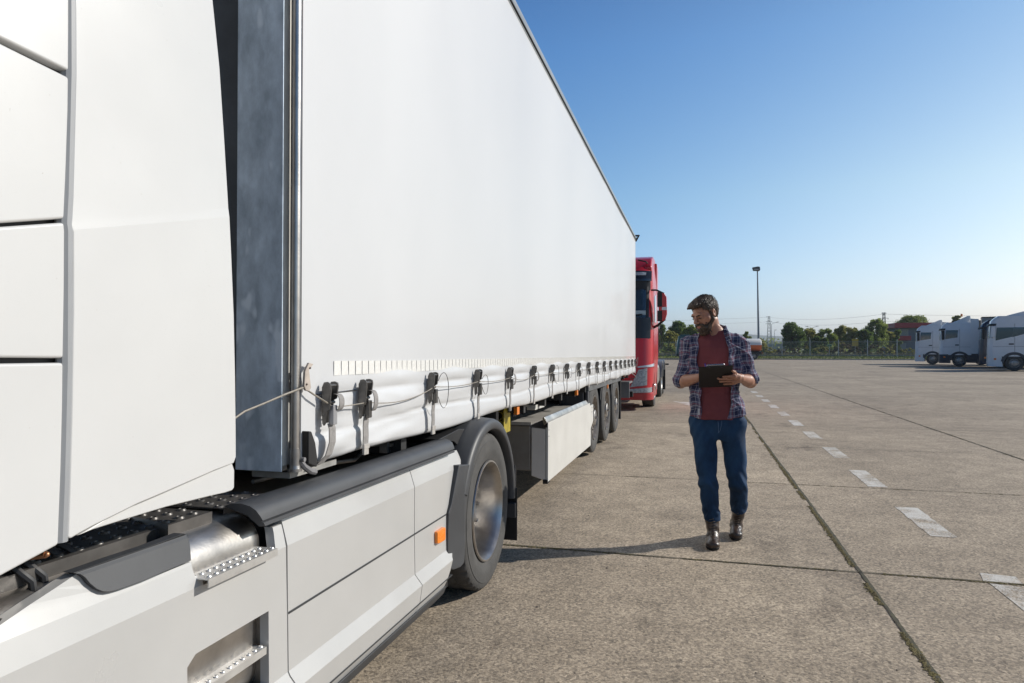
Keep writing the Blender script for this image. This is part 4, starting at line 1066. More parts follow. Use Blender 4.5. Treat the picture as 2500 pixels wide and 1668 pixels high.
def arch(root, m, y, r, ro, x0, x1, a0=5, a1=175, name="wheel_arch"):
    o = WLOC[root.name]; mb = MB(); rows = []
    for i in range(21):
        a = R(a0 + (a1 - a0)*i/20); rows.append([(x + o.x, y + q*math.cos(a) + o.y, .5 + q*math.sin(a) + o.z) for x, q in ((x0, r), (x1, r), (x1, ro), (x0, ro), (x0, r))])
    mb.grid(rows)
    mb.bm.verts.ensure_lookup_table(); V = mb.bm.verts; mb.bm.faces.new([V[i] for i in range(4)]); mb.bm.faces.new([V[len(V) - 5 + i] for i in range(4)])
    return mb.build(name, m, root, smooth=40)
def mirror(root, x, y, z0, z1, shell, w_=.10, h2=None):
    o = WLOC[root.name]
    obox(root, "mirror", shell, x, x + w_, y, y + .22, z0, z1, .03)
# ---- red truck directly behind the trailer
RED = paint("red_cab_paint", (.52, .010, .020), .30, .35)
RED2 = paint("red_bumper_paint", (.40, .02, .03), .35, .4)
RX, RY = -2.235, 16.15
RT = thing("red_truck", (RX, RY, 0), "red truck parked nose-on behind the white semi-trailer's tail, half hidden by it", "truck")
cb = Cab(RT, [(.2, .02), (.45, 0), (1.0, .03), (1.7, .10), (2.2, .18), (2.9, .40), (3.15, .42), (3.4, .62), (3.6, .9), (3.75, 1.3)],
         [(.2, 1.22), (1.0, 1.25), (2.3, 1.25), (3.2, 1.22), (3.75, 1.17)], rc=.30, length=2.3)
cb.body(RED, .26, 3.60)
co = cb.corner()
f = oprism(RT, "roof_fairing", RED, [(.75, 3.45), (1.0, 3.66), (1.6, 3.80), (2.3, 3.80), (2.3, 3.3), (.8, 3.3)], -1.19, 1.19, .05)
oprism(RT, "side_deflector", RED, [(2.2, 3.70), (2.75, 3.6), (2.80, 1.1), (2.2, 1.1)], 1.17, 1.235, .02); oprism(RT, "side_deflector", RED, [(2.2, 3.70), (2.75, 3.6), (2.80, 1.1), (2.2, 1.1)], -1.235, -1.17, .02)
WIN = mat("windscreen_glass", (.02, .035, .045), .06, coat=1, spec=.8)
cb.patch("windscreen", WIN, -1.16, 1.16, 2.18, 2.88, .012, nu=16)
cb.patch("windscreen_surround", BLACK, -1.20, 1.20, 2.86, 3.10, .014, nu=16)
cb.patch("sun_visor", mat("smoked_visor", (.015, .015, .018), .12, coat=1), -1.20, 1.20, 3.08, 3.34, .05, nu=16)
cb.patch("marker_light", LAMPG, .72, 1.05, 3.22, 3.30, .06, nu=6)
cb.patch("roof_badge_bar", RED, .2, .80, 3.09, 3.18, .06, nu=6)
cb.patch("grille", mat("grille_black", (.022, .024, .028), .35, var=.3, vscale=9), -1.22, 1.22, 1.70, 2.20, .012, nu=16)
cb.patch("wiper", BLACK, .1, 1.0, (2.20, 2.26), (2.22, 2.28), .04, nu=6)
cb.patch("grille_trim", CHROME, .30, .78, 1.93, 1.955, .03, nu=6)
cb.patch("dashboard_paper", mat("paper_grey", (.35, .42, .45), .6), .62, 1.08, 2.26, 2.36, .016, nu=5)
for sg in (1, -1):
    a, b = sg*(.62), sg*(co + .12)
    cb.patch("headlamp", LAMPG, sg*.74, sg*1.13, (.55, .60), (.96, 1.0), .014, nu=10, slant=sg*.20)
    cb.patch("headlamp_brow", mat("pale_blue_lamp_strip", (.55, .62, .68), .2, coat=1), sg*.92, sg*(co + .0), (1.01, 1.04), (1.04, 1.11), .022, nu=8)
    cb.patch("fog_lamp", LAMPG, sg*.62, sg*(co - .12), (.41, .43), (.50, .55), .016, nu=8)
    cb.patch("corner_grille", BLACK, sg*(co + .0), sg*(co + .16), .42, .62, .012, nu=3)
    cb.patch("door", RED, sg*(co + .10), sg*(co + 1.15), 1.0, 2.95, .006, nu=4)
    dwin = cb.patch("side_window", WIN, sg*(co + .16), sg*(co + .95), 2.10, (2.72, 2.85), .014, nu=4)
    cb.patch("a_pillar_trim", BLACK, sg*(co - .33), sg*(co - .27), 2.2, 2.95, .016, nu=2)
cb.patch("bumper", RED2, -(co + .25), co + .25, .25, .40, .03, nu=30)
cb.patch("grille_lower", BLACK, -.55, .55, .5, 1.3, .012, nu=8)
mb = MB()
for k in range(4): mb.box(RX + 1.235, RX + 1.262, RY + 1.5, RY + 1.56, 1.35 + k*.03, 1.36 + k*.03)
mb.build("door_badge", CHROME, RT)
# mirrors
mb = MB(); mb.tube(xf(RT, [(1.20, .55, 2.86), (1.32, .45, 2.85), (1.50, .42, 2.76)]), .022, 8); mb.tube(xf(RT, [(1.22, .60, 1.95), (1.36, .5, 2.02), (1.52, .43, 2.16)]), .032, 8); mb.build("mirror_arm", BLACK, RT)
mb = MB(); mb.prism([(1.36 + RX, 2.80), (1.50 + RX, 2.78), (1.555 + RX, 2.68), (1.565 + RX, 2.28), (1.52 + RX, 2.12), (1.38 + RX, 2.10)], 'y', RY + .40, RY + .56); mb.build("mirror", RED, RT, bevel=.02)
mb = MB(); mb.box(1.34 + RX, 1.455 + RX, RY + .39, RY + .57, 2.45, 2.80); mb.box(1.34 + RX, 1.455 + RX, RY + .39, RY + .57, 2.11, 2.36); mb.build("mirror_back", BLACK, RT, bevel=.01)
mb = MB(); mb.box(1.45 + RX, 1.57 + RX, RY + .38, RY + .60, 2.37, 2.44); mb.build("mirror_gap", mat("pale_mirror_gap", (.6, .65, .7), .3), RT)
mb = MB(); mb.prism([(-1.36 + RX, 2.80), (-1.50 + RX, 2.78), (-1.565 + RX, 2.28), (-1.38 + RX, 2.10)], 'y', RY + .40, RY + .56); mb.build("mirror", RED, RT, bevel=.02)
# air horn, antenna rail
mb = MB(); mb.tube(xf(RT, [(.86, .75, 3.62), (1.05, .80, 3.58), (1.15, 1.0, 3.45), (1.17, 1.15, 3.2)]), .018, 8); mb.build("roof_horn", BLACK, RT)
simple_wheel(RT, 1.22, 1.45, .50, -1); simple_wheel(RT, -1.22, 1.45, .50, 1)
arch(RT, BLACK, 1.45, .54, .60, .8, 1.245)
for yy in (5.1, 6.45):
    simple_wheel(RT, 1.22, yy, .50, -1, wd=.55, deep=True); simple_wheel(RT, -1.22, yy, .50, 1, wd=.55, deep=True)
    arch(RT, mat("grey_fender", (.20, .21, .22), .4), yy, .55, .60, .65, 1.25, 10, 170)
obox(RT, "chassis", CHASS, -.45, .45, 1.2, 7.4, .55, .95)
obox(RT, "step_box", mat("step_alu", (.35, .35, .35), .4, metal=.7), 1.0, 1.22, 2.15, 2.6, .35, 1.0, .02)
o_ = obox(RT, "fuel_tank", ALU, .65, 1.2, 2.75, 4.3, .42, 1.02, .12)
obox(RT, "mudflap", BLACK, .7, 1.3, 5.78, 5.80, .18, .8, .0); obox(RT, "tail_bracket", BLACK, 1.25, 1.36, 6.9, 6.96, .92, .97, .0)
mb = MB()
for k in range(3):
    mb.tube(xf(RT, [(1.0 + .03*k, 2.9, 1.3), (1.22 + .05*k, 3.1 + .1*k, 1.5), (1.22 + .04*k, 3.3, 1.9), (1.05, 3.1, 2.15 + .05*k)]), .012, 6)
mb.build("air_hose", BLACK, RT)
mb = MB(); mb.cone((RX + 1.255, RY + 1.75, 1.0), (RX + 1.255, RY + 1.75, 1.0), .01) if 0 else None
mb.bm.free()

# ---- trucks parked side-on at the right, noses to the left
def side_truck(px, dep, body, fend, label, window=(.32, .95), roof=0, trailer=None, skirt=None, h=3.5, name="parked_truck", slope=False):
    p = UD(px, 860, dep)
    rt = thing(name, (0, 0, 0), label, "truck", "trucks parked side by side at the edge of the lot")
    c = Cab(rt, [(.25, .03), (.6, 0), (1.2, .0), (2.2, .03), (3.0, .08), (3.35, .18), (3.65, .55)], [(.25, 1.23), (1, 1.25), (2.8, 1.25), (3.65, 1.17)], rc=.26, length=2.25)
    c.body(body, .95, h)
    k = c.corner()
    c.patch("front_panel", skirt or body, -(k + .35), k + .35, .30, 1.0, .02, nu=24)
    c.patch("bumper", skirt or body, -(k + .45), k + .45, .28, .62, .035, nu=24)
    c.patch("windscreen", GLASS, -k + .1, k - .08, 2.15, 3.0, .010, nu=14)
    c.patch("sun_visor", BLACK, -k, k - .02, 2.98, 3.12, .10, nu=14)
    c.patch("indicator", AMBER, k + .02, k + .14, .72, .84, .045, nu=2)
    for sg in (1, -1):
        d = c.patch("door", body, sg*(k + .07), sg*(k + 1.12), 1.0, 3.1, .005, nu=4)
        c.patch("side_window", mat("bluish_side_glass", (.03, .05, .055), .08, coat=1), sg*(k + window[0] - .2), sg*(k + window[1]), (2.25, 2.38) if not slope else (2.0, 2.25), 2.98 if not slope else 2.86, .012, parent=None, nu=4)
        obox(rt, "door_handle", BLACK, sg*1.25 - .02, sg*1.25 + .02, 1.15, 1.42, 1.72, 1.81, .01)
    if slope: c.patch("sleeper_window", GLASS, k + window[1], k + window[1] + .85, (2.22, 2.5), 2.86, .013, nu=4)
    obox(rt, "mirror", BLACK if not slope else body, 1.28, 1.44, .22, .42, 2.2, 2.95, .05)
    obox(rt, "gap_line", BLACK, 1.245, 1.258, 1.46, 1.475, 1.0, 3.1, 0); obox(rt, "gap_line", BLACK, 1.2, 1.262, .3, 2.2, 1.60, 1.612, 0)
    # roof spoiler rising to the back
    if roof: oprism(rt, "roof_spoiler", body, [(.75, h - .08), (1.3, h + roof*.35), (2.0, h + roof), (2.2, h + roof), (2.25, h - .1)], -1.0, 1.0, .04)
    oprism(rt, "side_deflector", body, [(2.2, h + roof*.6), (2.75, h + roof*.5), (2.8, 1.05), (2.2, 1.05)], 1.19, 1.245, .02)
    arch(rt, fend, 1.45, .56, .74, .75, 1.262, 0, 180)
    obox(rt, "sill", fend, .75, 1.235, 1.95, 2.8, .32, 1.12, .02); obox(rt, "sill", skirt or fend, .75, 1.235, .25, .78, .30, 1.12, .02)
    simple_wheel(rt, 1.23, 1.45, .51, -1, STEEL); simple_wheel(rt, -1.23, 1.45, .51, 1, STEEL)
    obox(rt, "chassis", CHASS, -.5, .5, 1.2, 6.2, .5, .95); obox(rt, "side_tank", BLACK, .7, 1.2, 2.85, 4.4, .4, .95, .05)
    simple_wheel(rt, 1.23, 5.15, .51, -1, STEEL, wd=.55, deep=True); simple_wheel(rt, -1.23, 5.15, .51, 1, STEEL, wd=.55, deep=True); arch(rt, BLACK, 5.15, .55, .60, .65, 1.25, 10, 170)
    if skirt and not slope:
        o_ = WLOC[rt.name]; mb = MB(); mb.cone((.5, 1.6, h + roof - .02), (.5, 1.6, h + roof + .20), .09, .07, 10); mb.build("beacon", AMBER, rt)
    rt.location = (p.x, p.y, 0); rt.rotation_euler.z = R(-108)
    if trailer:
        tl = thing("parked_trailer", (0, 0, 0), trailer[1], "trailer", "trailers behind the parked trucks")
        obox(tl, "box_body", trailer[0], -1.25, 1.25, 2.95, 16.4, 1.05, 3.95, .03)
        obox(tl, "top_rail", BLACK, -1.27, 1.27, 2.93, 16.42, 3.93, 4.02, .0); obox(tl, "chassis", CHASS, -.5, .5, 4, 16.2, .7, 1.05)
        for q in (11.2, 12.5, 13.8): simple_wheel(tl, 1.2, q, .49, -1, STEEL, wd=.35); simple_wheel(tl, -1.2, q, .49, 1, STEEL, wd=.35)
        tl.location = rt.location; tl.rotation_euler.z = R(-108)
    return rt
TW = paint("parked_white_paint", (.82, .83, .84), .3, .4)
side_truck(2234, 65, TW, mat("grey_fender_paint", (.05, .055, .065), .5), "white truck farthest left in the parked row, nose against the fence view", roof=.50, h=3.62, trailer=(mat("brown_grey_trailer", (.16, .15, .13), .6), "dark brown grey box trailer behind the farthest left white cab"))
side_truck(2292, 57.5, TW, mat("slate_fender", (.025, .03, .045), .5), "white truck second from left in the parked row, tall spoiler and slate sill", roof=.55, h=3.58, skirt=mat("slate_fender", (.025, .03, .045), .5), trailer=(mat("beige_trailer", (.40, .38, .34), .6), "beige trailer behind the second white cab from the left"))
side_truck(2388, 53, paint("dark_blue_paint", (.008, .014, .035), .3, .5), BLACK, "dark blue truck between the white cabs of the parked row", roof=.0, h=3.62, name="parked_truck", trailer=(TW, "white box trailer behind the dark blue cab"))
side_truck(2409, 46.5, TW, mat("grey_fender_paint", (.05, .055, .065), .5), "white truck at the right edge of the picture with a long dark side window", window=(.30, 1.0), roof=.30, h=3.62, skirt=TW, slope=True)

# ---- teal tanker lorry by the fence
p = UD(1651, 860, 93)
tk = thing("tanker_truck", (0, 0, 0), "teal tanker lorry with white and orange tank by the fence, mostly behind the man", "truck")
TEAL = paint("teal_paint", (.01, .085, .09), .35, .3)
c = Cab(tk, [(.35, .03), (1.2, 0), (2.2, .10), (3.3, .30)], [(.35, 1.2), (3.3, 1.15)], rc=.2, length=1.9); c.body(TEAL, .5, 3.2); k = c.corner()
c.patch("windscreen", GLASS, -k + .1, k - .05, 1.9, 2.7, .01, nu=12); c.patch("side_window", mat("pale_side_glass", (.10, .20, .22), .1, coat=1), k + .1, k + .95, 1.95, 2.65, .012, nu=3)
c.patch("bumper", BLACK, -k - .3, k + .3, .45, .8, .04, nu=14)
obox(tk, "roof_cap", TEAL, -1.0, 1.0, .5, 1.8, 3.15, 3.35, .08)
mb = MB(); mb.bm.free(); mb = MB()
def oval(y, kx=1.15, kz=.85, n=28): return [(kx*math.cos(2*math.pi*i/n), y, 1.95 + kz*math.sin(2*math.pi*i/n)) for i in range(n+1)]
mb.grid([oval(2.3, .2, .1), oval(2.3, 1.0, .72), oval(2.45), oval(10.7), oval(10.9, 1.0, .72), oval(10.9, .2, .1)])
def tankmat():
    m = mat("tank_paint", (.68, .66, .62), .3, coat=.4); t = m.node_tree; p_ = t.nodes["Principled BSDF"]
    tc = N(t, "ShaderNodeTexCoord"); sx_ = N(t, "ShaderNodeSeparateXYZ"); t.links.new(tc.outputs["Object"], sx_.inputs[0])
    r = N(t, "ShaderNodeValToRGB"); r.color_ramp.interpolation = 'CONSTANT'; r.color_ramp.elements[0].color = (.60, .12, .03, 1); r.color_ramp.elements[1].position = .50; r.color_ramp.elements[1].color = (.68, .66, .62, 1)
    mr = N(t, "ShaderNodeMapRange"); mr.inputs[1].default_value = 1.0; mr.inputs[2].default_value = 2.9; t.links.new(sx_.outputs[2], mr.inputs[0]); t.links.new(mr.outputs[0], r.inputs[0]); t.links.new(r.outputs[0], p_.inputs["Base Color"]); return m
mb.build("tank", tankmat(), tk, smooth=50)
obox(tk, "chassis", CHASS, -.9, .9, 1.0, 10.9, .7, 1.1); obox(tk, "rear_light_bar", mat("red_lens", (.4, .02, .02), .3), 1.0, 1.2, 10.9, 10.98, .85, 1.0)
for q in (1.2, 8.6, 9.9): simple_wheel(tk, 1.22, q, .5, -1, STEEL); simple_wheel(tk, -1.22, q, .5, 1, STEEL); arch(tk, BLACK, q, .54, .6, .7, 1.24)
tk.location = (p.x, p.y, 0); tk.rotation_euler.z = R(-90)
# ================================================================ FENCE, MASTS, TREES, BUILDINGS
FEN = mat("pale_fence_metal", (.30, .31, .30), .6, var=.2, vscale=5)
FY = 102.3; fz = .43; pitch = 3.62; xs0 = U(1909.6, 850, y=FY).x
fence = thing("metal_fence", (xs0, FY, fz), "long grey metal bar fence on a low concrete base behind the lot", "fence")
b_ = MB().box(-62, 62, FY + .02, FY + .22, .30, .62).build("base_wall", mat("fence_base_concrete", (.30, .31, .32), .9, var=.3, vscale=1), fence)
pb = MB().box(xs0 - .045, xs0 + .045, FY - .04, FY + .04, fz - .1, 2.72).build("post", mat("fence_post_white", (.60, .60, .57), .6, var=.2, vscale=5), fence)
mb = MB()
for i in range(29): x = xs0 + .12 + i*.121; mb.box(x - .009, x + .009, FY - .008, FY + .008, fz + .12, 2.55)
for z in (.72, 2.40): mb.box(xs0 + .05, xs0 + pitch - .05, FY - .012, FY + .012, z, z + .04)
pn = mb.build("fence_panel", FEN, fence, smooth=0)
for k in range(-14, 15):
    if k == 0: continue
    for o in (pb, pn):
        c = o.copy(); COL.objects.link(c); c.parent = fence; c.location = (pitch*k, 0, 0)
# tall floodlight mast
MAST = mat("mast_paint", (.27, .30, .33), .45, metal=.3, var=.2, vscale=2)
p = UD(1852.5, 870, 97)
m_ = thing("floodlight_mast", (p.x, p.y, 0), "tall grey floodlight mast rising into the sky beside the fence", "lamp post")
top = 1.45 + (852 - 662)/F*97
mb = MB(); mb.cone((p.x, p.y, 0), (p.x, p.y, 1.6), .21, .20, 14); mb.cone((p.x, p.y, 1.6), (p.x - .18, p.y, top), .17, .085, 14); mb.build("pole", MAST, m_)
mb = MB(); mb.prism([(p.x - .9, top + .5), (p.x - .15, top + .62), (p.x + .12, top + .55), (p.x + .16, top + .08), (p.x - .0, top), (p.x - .75, top + .06)], 'y', p.y - .45, p.y + .35)
mb.build("lamp_head", mat("lamp_housing", (.11, .12, .13), .5, var=.2), m_, bevel=.03)
mb = MB(); mb.box(p.x - .65, p.x - .05, p.y - .475, p.y - .455, top + .08, top + .24); mb.build("lamp_glass", mat("lamp_lens", (.45, .44, .40), .2, coat=.5), m_)
def lattice(px, ytop, dep, wb, label, arms):
    q = UD(px, 852, dep); H = CH + (852 - ytop)/F*dep; r = thing("power_pylon", (q.x, q.y, -.3), label, "pylon", "lattice power masts beyond the fence")
    mb = MB(); wt = wb*.32; c = lambda z, sx, sy: Vector((q.x + sx*(wb + (wt - wb)*z/H)/2, q.y + sy*(wb + (wt - wb)*z/H)/2, z))
    n = 11
    for sx in (-1, 1):
        for sy in (-1, 1): mb.cone(c(-.3, sx, sy), c(H, sx, sy), .05, n=5)
    for k in range(n):
        z0, z1 = H*k/n, H*(k+1)/n
        for a, b in (((-1, -1), (1, -1)), ((-1, 1), (1, 1)), ((-1, -1), (-1, 1)), ((1, -1), (1, 1))):
            mb.cone(c(z0, *a), c(z1, *b), .028, n=4); mb.cone(c(z0, *b), c(z1, *a), .028, n=4)
    mb.build("lattice", mat("pylon_steel", (.16, .18, .19), .6), r, smooth=0)
    mb = MB()
    for dz, l, r_ in arms:
        mb.cone((q.x - l, q.y, H - dz), (q.x + r_, q.y, H - dz), .05, n=5)
        for s in (-l, r_): mb.cone((q.x + s*.9, q.y, H - dz), (q.x + s*.9, q.y, H - dz - .35), .05, n=5)
    mb.build("cross_arm", mat("pylon_steel", (.16, .18, .19), .6), r, smooth=0)
    return q, H
q1, H1 = lattice(1877.5, 772, 250, 1.7, "lattice power pylon beside the tall floodlight mast", ((.2, 1.0, .3), (1.9, 1.0, 1.0), (2.7, 1.1, .6)))
q2, H2 = lattice(2158, 763, 165, 1.25, "lattice power pylon left of the building with the red roof", ((.1, .5, .5), (1.4, 1.2, 1.0)))
wires = []
mb = MB()
for dz, off in ((.4, -.8), (2.1, .8)):
    for A, B in (((q1.x - 150, q1.y + 10, H1), (q1.x, q1.y, H1)), ((q1.x, q1.y, H1), (q2.x + 0, q2.y, H2)), ((q2.x, q2.y, H2), (q2.x + 120, q2.y + 10, H2))):
        mb.tube([(A[0] + (B[0]-A[0])*t, A[1] + (B[1]-A[1])*t, A[2] + (B[2]-A[2])*t - dz - 2.2*4*t*(1-t)*.5) for t in np.linspace(0, 1, 13)], .022, 4)
tag(mb.build("power_lines", mat("wire_grey", (.2, .22, .24), .6), smooth=0), "thin power lines sagging between the two lattice pylons", "power line")
def street_lamp(px, ytop, dep, arm, label):
    q = UD(px, 852, dep); H = CH + (852 - ytop)/F*dep; r = thing("street_lamp", (q.x, q.y, -.3), label, "street lamp", "street lamps beyond the fence")
    mb = MB(); mb.cone((q.x, q.y, -.3), (q.x, q.y, H - .6), .09, .06, 8); mb.build("pole", MAST, r)
    for a in arm:
        mb = MB(); mb.tube([(q.x, q.y, H - .6), (q.x + a*.3, q.y, H - .25), (q.x + a, q.y, H)], .045, 6); mb.box(q.x + a - .3, q.x + a + .35, q.y - .12, q.y + .12, H - .02, H + .09); mb.build("lamp_arm", MAST, r)
street_lamp(1883.5, 787, 190, (1.6,), "curved arm street lamp just right of the tall pylon")
street_lamp(1890.5, 806, 210, (.3,), "short straight street lamp right of the curved arm lamp")
street_lamp(1983, 797, 180, (-1.4, 1.2), "double arm street lamp behind the trees at centre right")
street_lamp(2049, 816, 150, (.2,), "thin street lamp in front of the treetops near the green sign")

# trees: trunk, limbs and a crown of leaf-sized faces in clumps
def leafmat(name, c1, c2):
    m = mat(name, c1, .65, col2=c2, vscale=.9, spec=.25); t = m.node_tree; p_ = t.nodes["Principled BSDF"]
    tr_ = N(t, "ShaderNodeBsdfTranslucent"); mx_ = N(t, "ShaderNodeMixShader"); mx_.inputs[0].default_value = .45
    t.links.new(p_.inputs["Base Color"].links[0].from_socket, tr_.inputs[0]); t.links.new(p_.outputs[0], mx_.inputs[1]); t.links.new(tr_.outputs[0], mx_.inputs[2])
    t.links.new(mx_.outputs[0], [n_ for n_ in t.nodes if n_.type == 'OUTPUT_MATERIAL'][0].inputs["Surface"])
    return m
LM = [leafmat("dark_leaves", (.17, .24, .06), (.09, .14, .035)), leafmat("mid_leaves", (.31, .36, .085), (.17, .22, .055)), leafmat("olive_leaves", (.44, .41, .12), (.27, .27, .08)), leafmat("dry_leaves", (.20, .155, .085), (.12, .095, .05))]
BARK = mat("bark", (.10, .08, .06), .9, var=.4, vscale=5)
def tree(px, ytop, dep, wpx, kind, label, n=2600, base=0, trunk=.28, name="tree", group="trees beyond the fence", cat="tree", sparse=.0, leaf=.16):
    q = UD(px, 852, dep); H = CH + (852 - ytop)/F*dep; W = wpx/F*dep/2; rg = random.Random(int(px*7 + ytop)); z0 = base
    r = thing(name, (q.x, q.y, z0 - .3), label, cat, group)
    zc = z0 + H*trunk; mb = MB()
    mb.tube([(q.x, q.y, z0 - .3), (q.x + .05, q.y, zc), (q.x - .05, q.y + .05, z0 + H*.75)], [.13*H/6, .09*H/6, .02], 7)
    clumps = []
    nc = max(18, int(W*H*4.5))
    for i in range(nc):
        u = rg.random(); zz = zc + (H - zc)*(.08 + .84*u); prof = math.sin(math.pi*min(1, (.12 + .80*u)))**.6
        a = rg.random()*6.283; rr = W*prof*(.35 + .55*rg.random())
        c = Vector((q.x + rr*math.cos(a), q.y + rr*math.sin(a), zz)); s = (.24 + .30*rg.random())*min(W, H*.3)*(1 - .3*u)
        clumps.append((c, s))
        if i % 2 == 0: mb.tube([(q.x, q.y, z0 + (zz - z0)*.55), ((q.x + c.x)/2, (q.y + c.y)/2, z0 + (zz-z0)*.78), tuple(c)], [.04*H/6, .025*H/6, .01], 5)
    mb.build("trunk", BARK, r)
    V, Fc = [], []
    for i in range(n):
        c, s = clumps[int(rg.random()**1.1*len(clumps))]
        d = Vector((rg.gauss(0, 1), rg.gauss(0, 1), rg.gauss(0, 1))).normalized()*s*(rg.random()**.45)*(1.35 if rg.random() < .18 else 1)
        d.z *= .8
        p = c + d
        if p.z > z0 + H: continue
        l = leaf*rg.uniform(.6, 1.5); u_ = Vector((rg.gauss(0, 1), rg.gauss(0, 1), rg.gauss(0, .7))).normalized()*l; v_ = Vector((rg.gauss(0, 1), rg.gauss(0, 1), rg.gauss(0, 1))).normalized()*l*.6
        b = len(V); V += [p - u_, p + v_, p + u_, p - v_]; Fc.append((b, b+1, b+2, b+3))
    me = bpy.data.meshes.new("crown"); o_ = WLOC[r.name]; me.from_pydata([tuple(v - o_) for v in V], [], Fc); me.materials.append(LM[kind])
    o = bpy.data.objects.new("crown", me); COL.objects.link(o); o.parent = r
    return r
for a in ((1607, 789, 132, 46, 0, "dark tree just right of the red truck's mirror"), (1657, 783, 128, 52, 0, "tallest tree of the clump left of the man"), (1689, 793, 124, 46, 1, "mid green tree directly behind the man's face side"),
          (1636, 806, 118, 50, 2, "light green bushy tree low in front of the clump left of the man"),
          (1822, 806, 125, 26, 1, "small round tree at the man's shoulder"), (1852, 826, 135, 44, 2, "low olive bush tree behind the floodlight mast base"),
          (1935, 787, 122, 62, 0, "dense dark tree right of the tall pylon"), (1976, 800, 128, 46, 2, "olive green tree right of the dense dark tree"), (2016, 801, 124, 56, 1, "loose mid green tree in the middle of the tree row"),
          (2051, 795, 130, 38, 2, "olive tree with pointed top left of the yellow sign"), (2082, 797, 126, 40, 2, "yellowish olive tree behind the yellow sign"), (2110, 801, 122, 40, 0, "dark green tree right of the yellow sign"),
          (2140, 778, 126, 54, 1, "airy tall tree with the second pylon in front of it"), (2172, 808, 130, 36, 2, "low olive tree between the pylon and the red roof"),
          (2226, 768, 160, 92, 1, "wide tree rising behind the red roofed building"), (2335, 767, 150, 28, 1, "small treetop above the second white truck"), (2000, 822, 116, 60, 0, "low dark shrub tree below the tree row"), (2192, 804, 118, 26, 0, "dark narrow tree beside the building corner")):
    tree(*a, n=int(2600 + 110*a[3]), leaf=.17, trunk=.22 if a[1] < 800 else .1)
# shrubs and dry weeds behind the fence
bush = [(1633, 845, 1), (1668, 852, 3), (1700, 848, 3), (1873, 846, 2), (1905, 852, 3), (1938, 848, 3), (1972, 850, 0), (2006, 846, 2), (2036, 851, 3), (2064, 838, 3), (2098, 846, 3), (2112, 852, 0), (2136, 842, 3), (2160, 848, 2), (2190, 846, 3), (2222, 850, 2)]
desc = {0: "dark green", 1: "mid green", 2: "olive", 3: "dry brown"}
spots = {1633: "behind the leftmost fence bays", 1668: "beside the teal tanker cab", 1700: "hidden partly by the man", 1873: "right of the floodlight mast", 1905: "at the first fence post right of the mast", 1938: "below the dense dark tree", 1972: "left of the green sign", 2006: "under the loose tree", 2036: "just right of the green sign", 2064: "tall, left of the yellow sign", 2098: "right of the yellow sign", 2112: "low, behind the dry weeds", 2136: "tall, below the airy tree", 2160: "at the foot of the second pylon", 2190: "in front of the building's red porch", 2222: "beside the nearest parked truck nose"}
for px, yt, k in bush: tree(px, yt, 108 + (px % 7), 48, k, desc[k] + " shrub " + spots[px], n=2200, base=.3, trunk=.02, name="shrub", group="shrubs behind the fence", cat="shrub", leaf=.12)
mb = MB(); rg = random.Random(8)
for i in range(9000):
    x = rg.uniform(-14, 50) if i % 5 else rg.uniform(-60, 90); y = rg.uniform(102.8, 116); h = rg.uniform(.25, .85)*(.6 + .6*abs(noise.noise(Vector((x*.3, y*.3, 0))))); a = rg.uniform(0, 3.1); dx, dy = math.cos(a)*.035, math.sin(a)*.035; l = rg.uniform(-.25, .25)
    mb.bm.faces.new([mb.bm.verts.new(q) for q in ((x - dx, y - dy, .3), (x + dx, y + dy, .3), (x + l, y + l*.4, .4 + h))])
tag(mb.build("dry_weeds", mat("dry_weeds", (.30, .245, .13), .9, col2=(.17, .16, .07), vscale=.5), smooth=0, fix=False), "dry brown weeds growing thickly behind the fence", "weeds", kind="stuff")
# far woods closing the horizon
rg = random.Random(4); V, Fc = [], []
for i in range(45000):
    x = rg.uniform(-330, 420); y = rg.uniform(240, 300)*(1 + .0003*abs(x)); hm = 4.6 + 2.6*noise.noise(Vector((x*.03, 3, 0))) + 1.8*noise.noise(Vector((x*.11, 8, 0)))
    z = rg.random()**.8*hm - .2; l = rg.uniform(.25, .7); u_ = Vector((rg.gauss(0, 1), rg.gauss(0, 1), rg.gauss(0, .7))).normalized()*l; v_ = Vector((rg.gauss(0, 1), rg.gauss(0, 1), rg.gauss(0, 1))).normalized()*l*.7; p = Vector((x, y, z)); b = len(V); V += [p - u_, p + v_, p + u_, p - v_]; Fc.append((b, b+1, b+2, b+3))
me = bpy.data.meshes.new("far_woods"); me.from_pydata([tuple(v) for v in V], [], Fc); me.materials.append(LM[1]); o = bpy.data.objects.new("far_woods", me); COL.objects.link(o); tag(o, "low far-off woods along the horizon", "woods", kind="stuff")
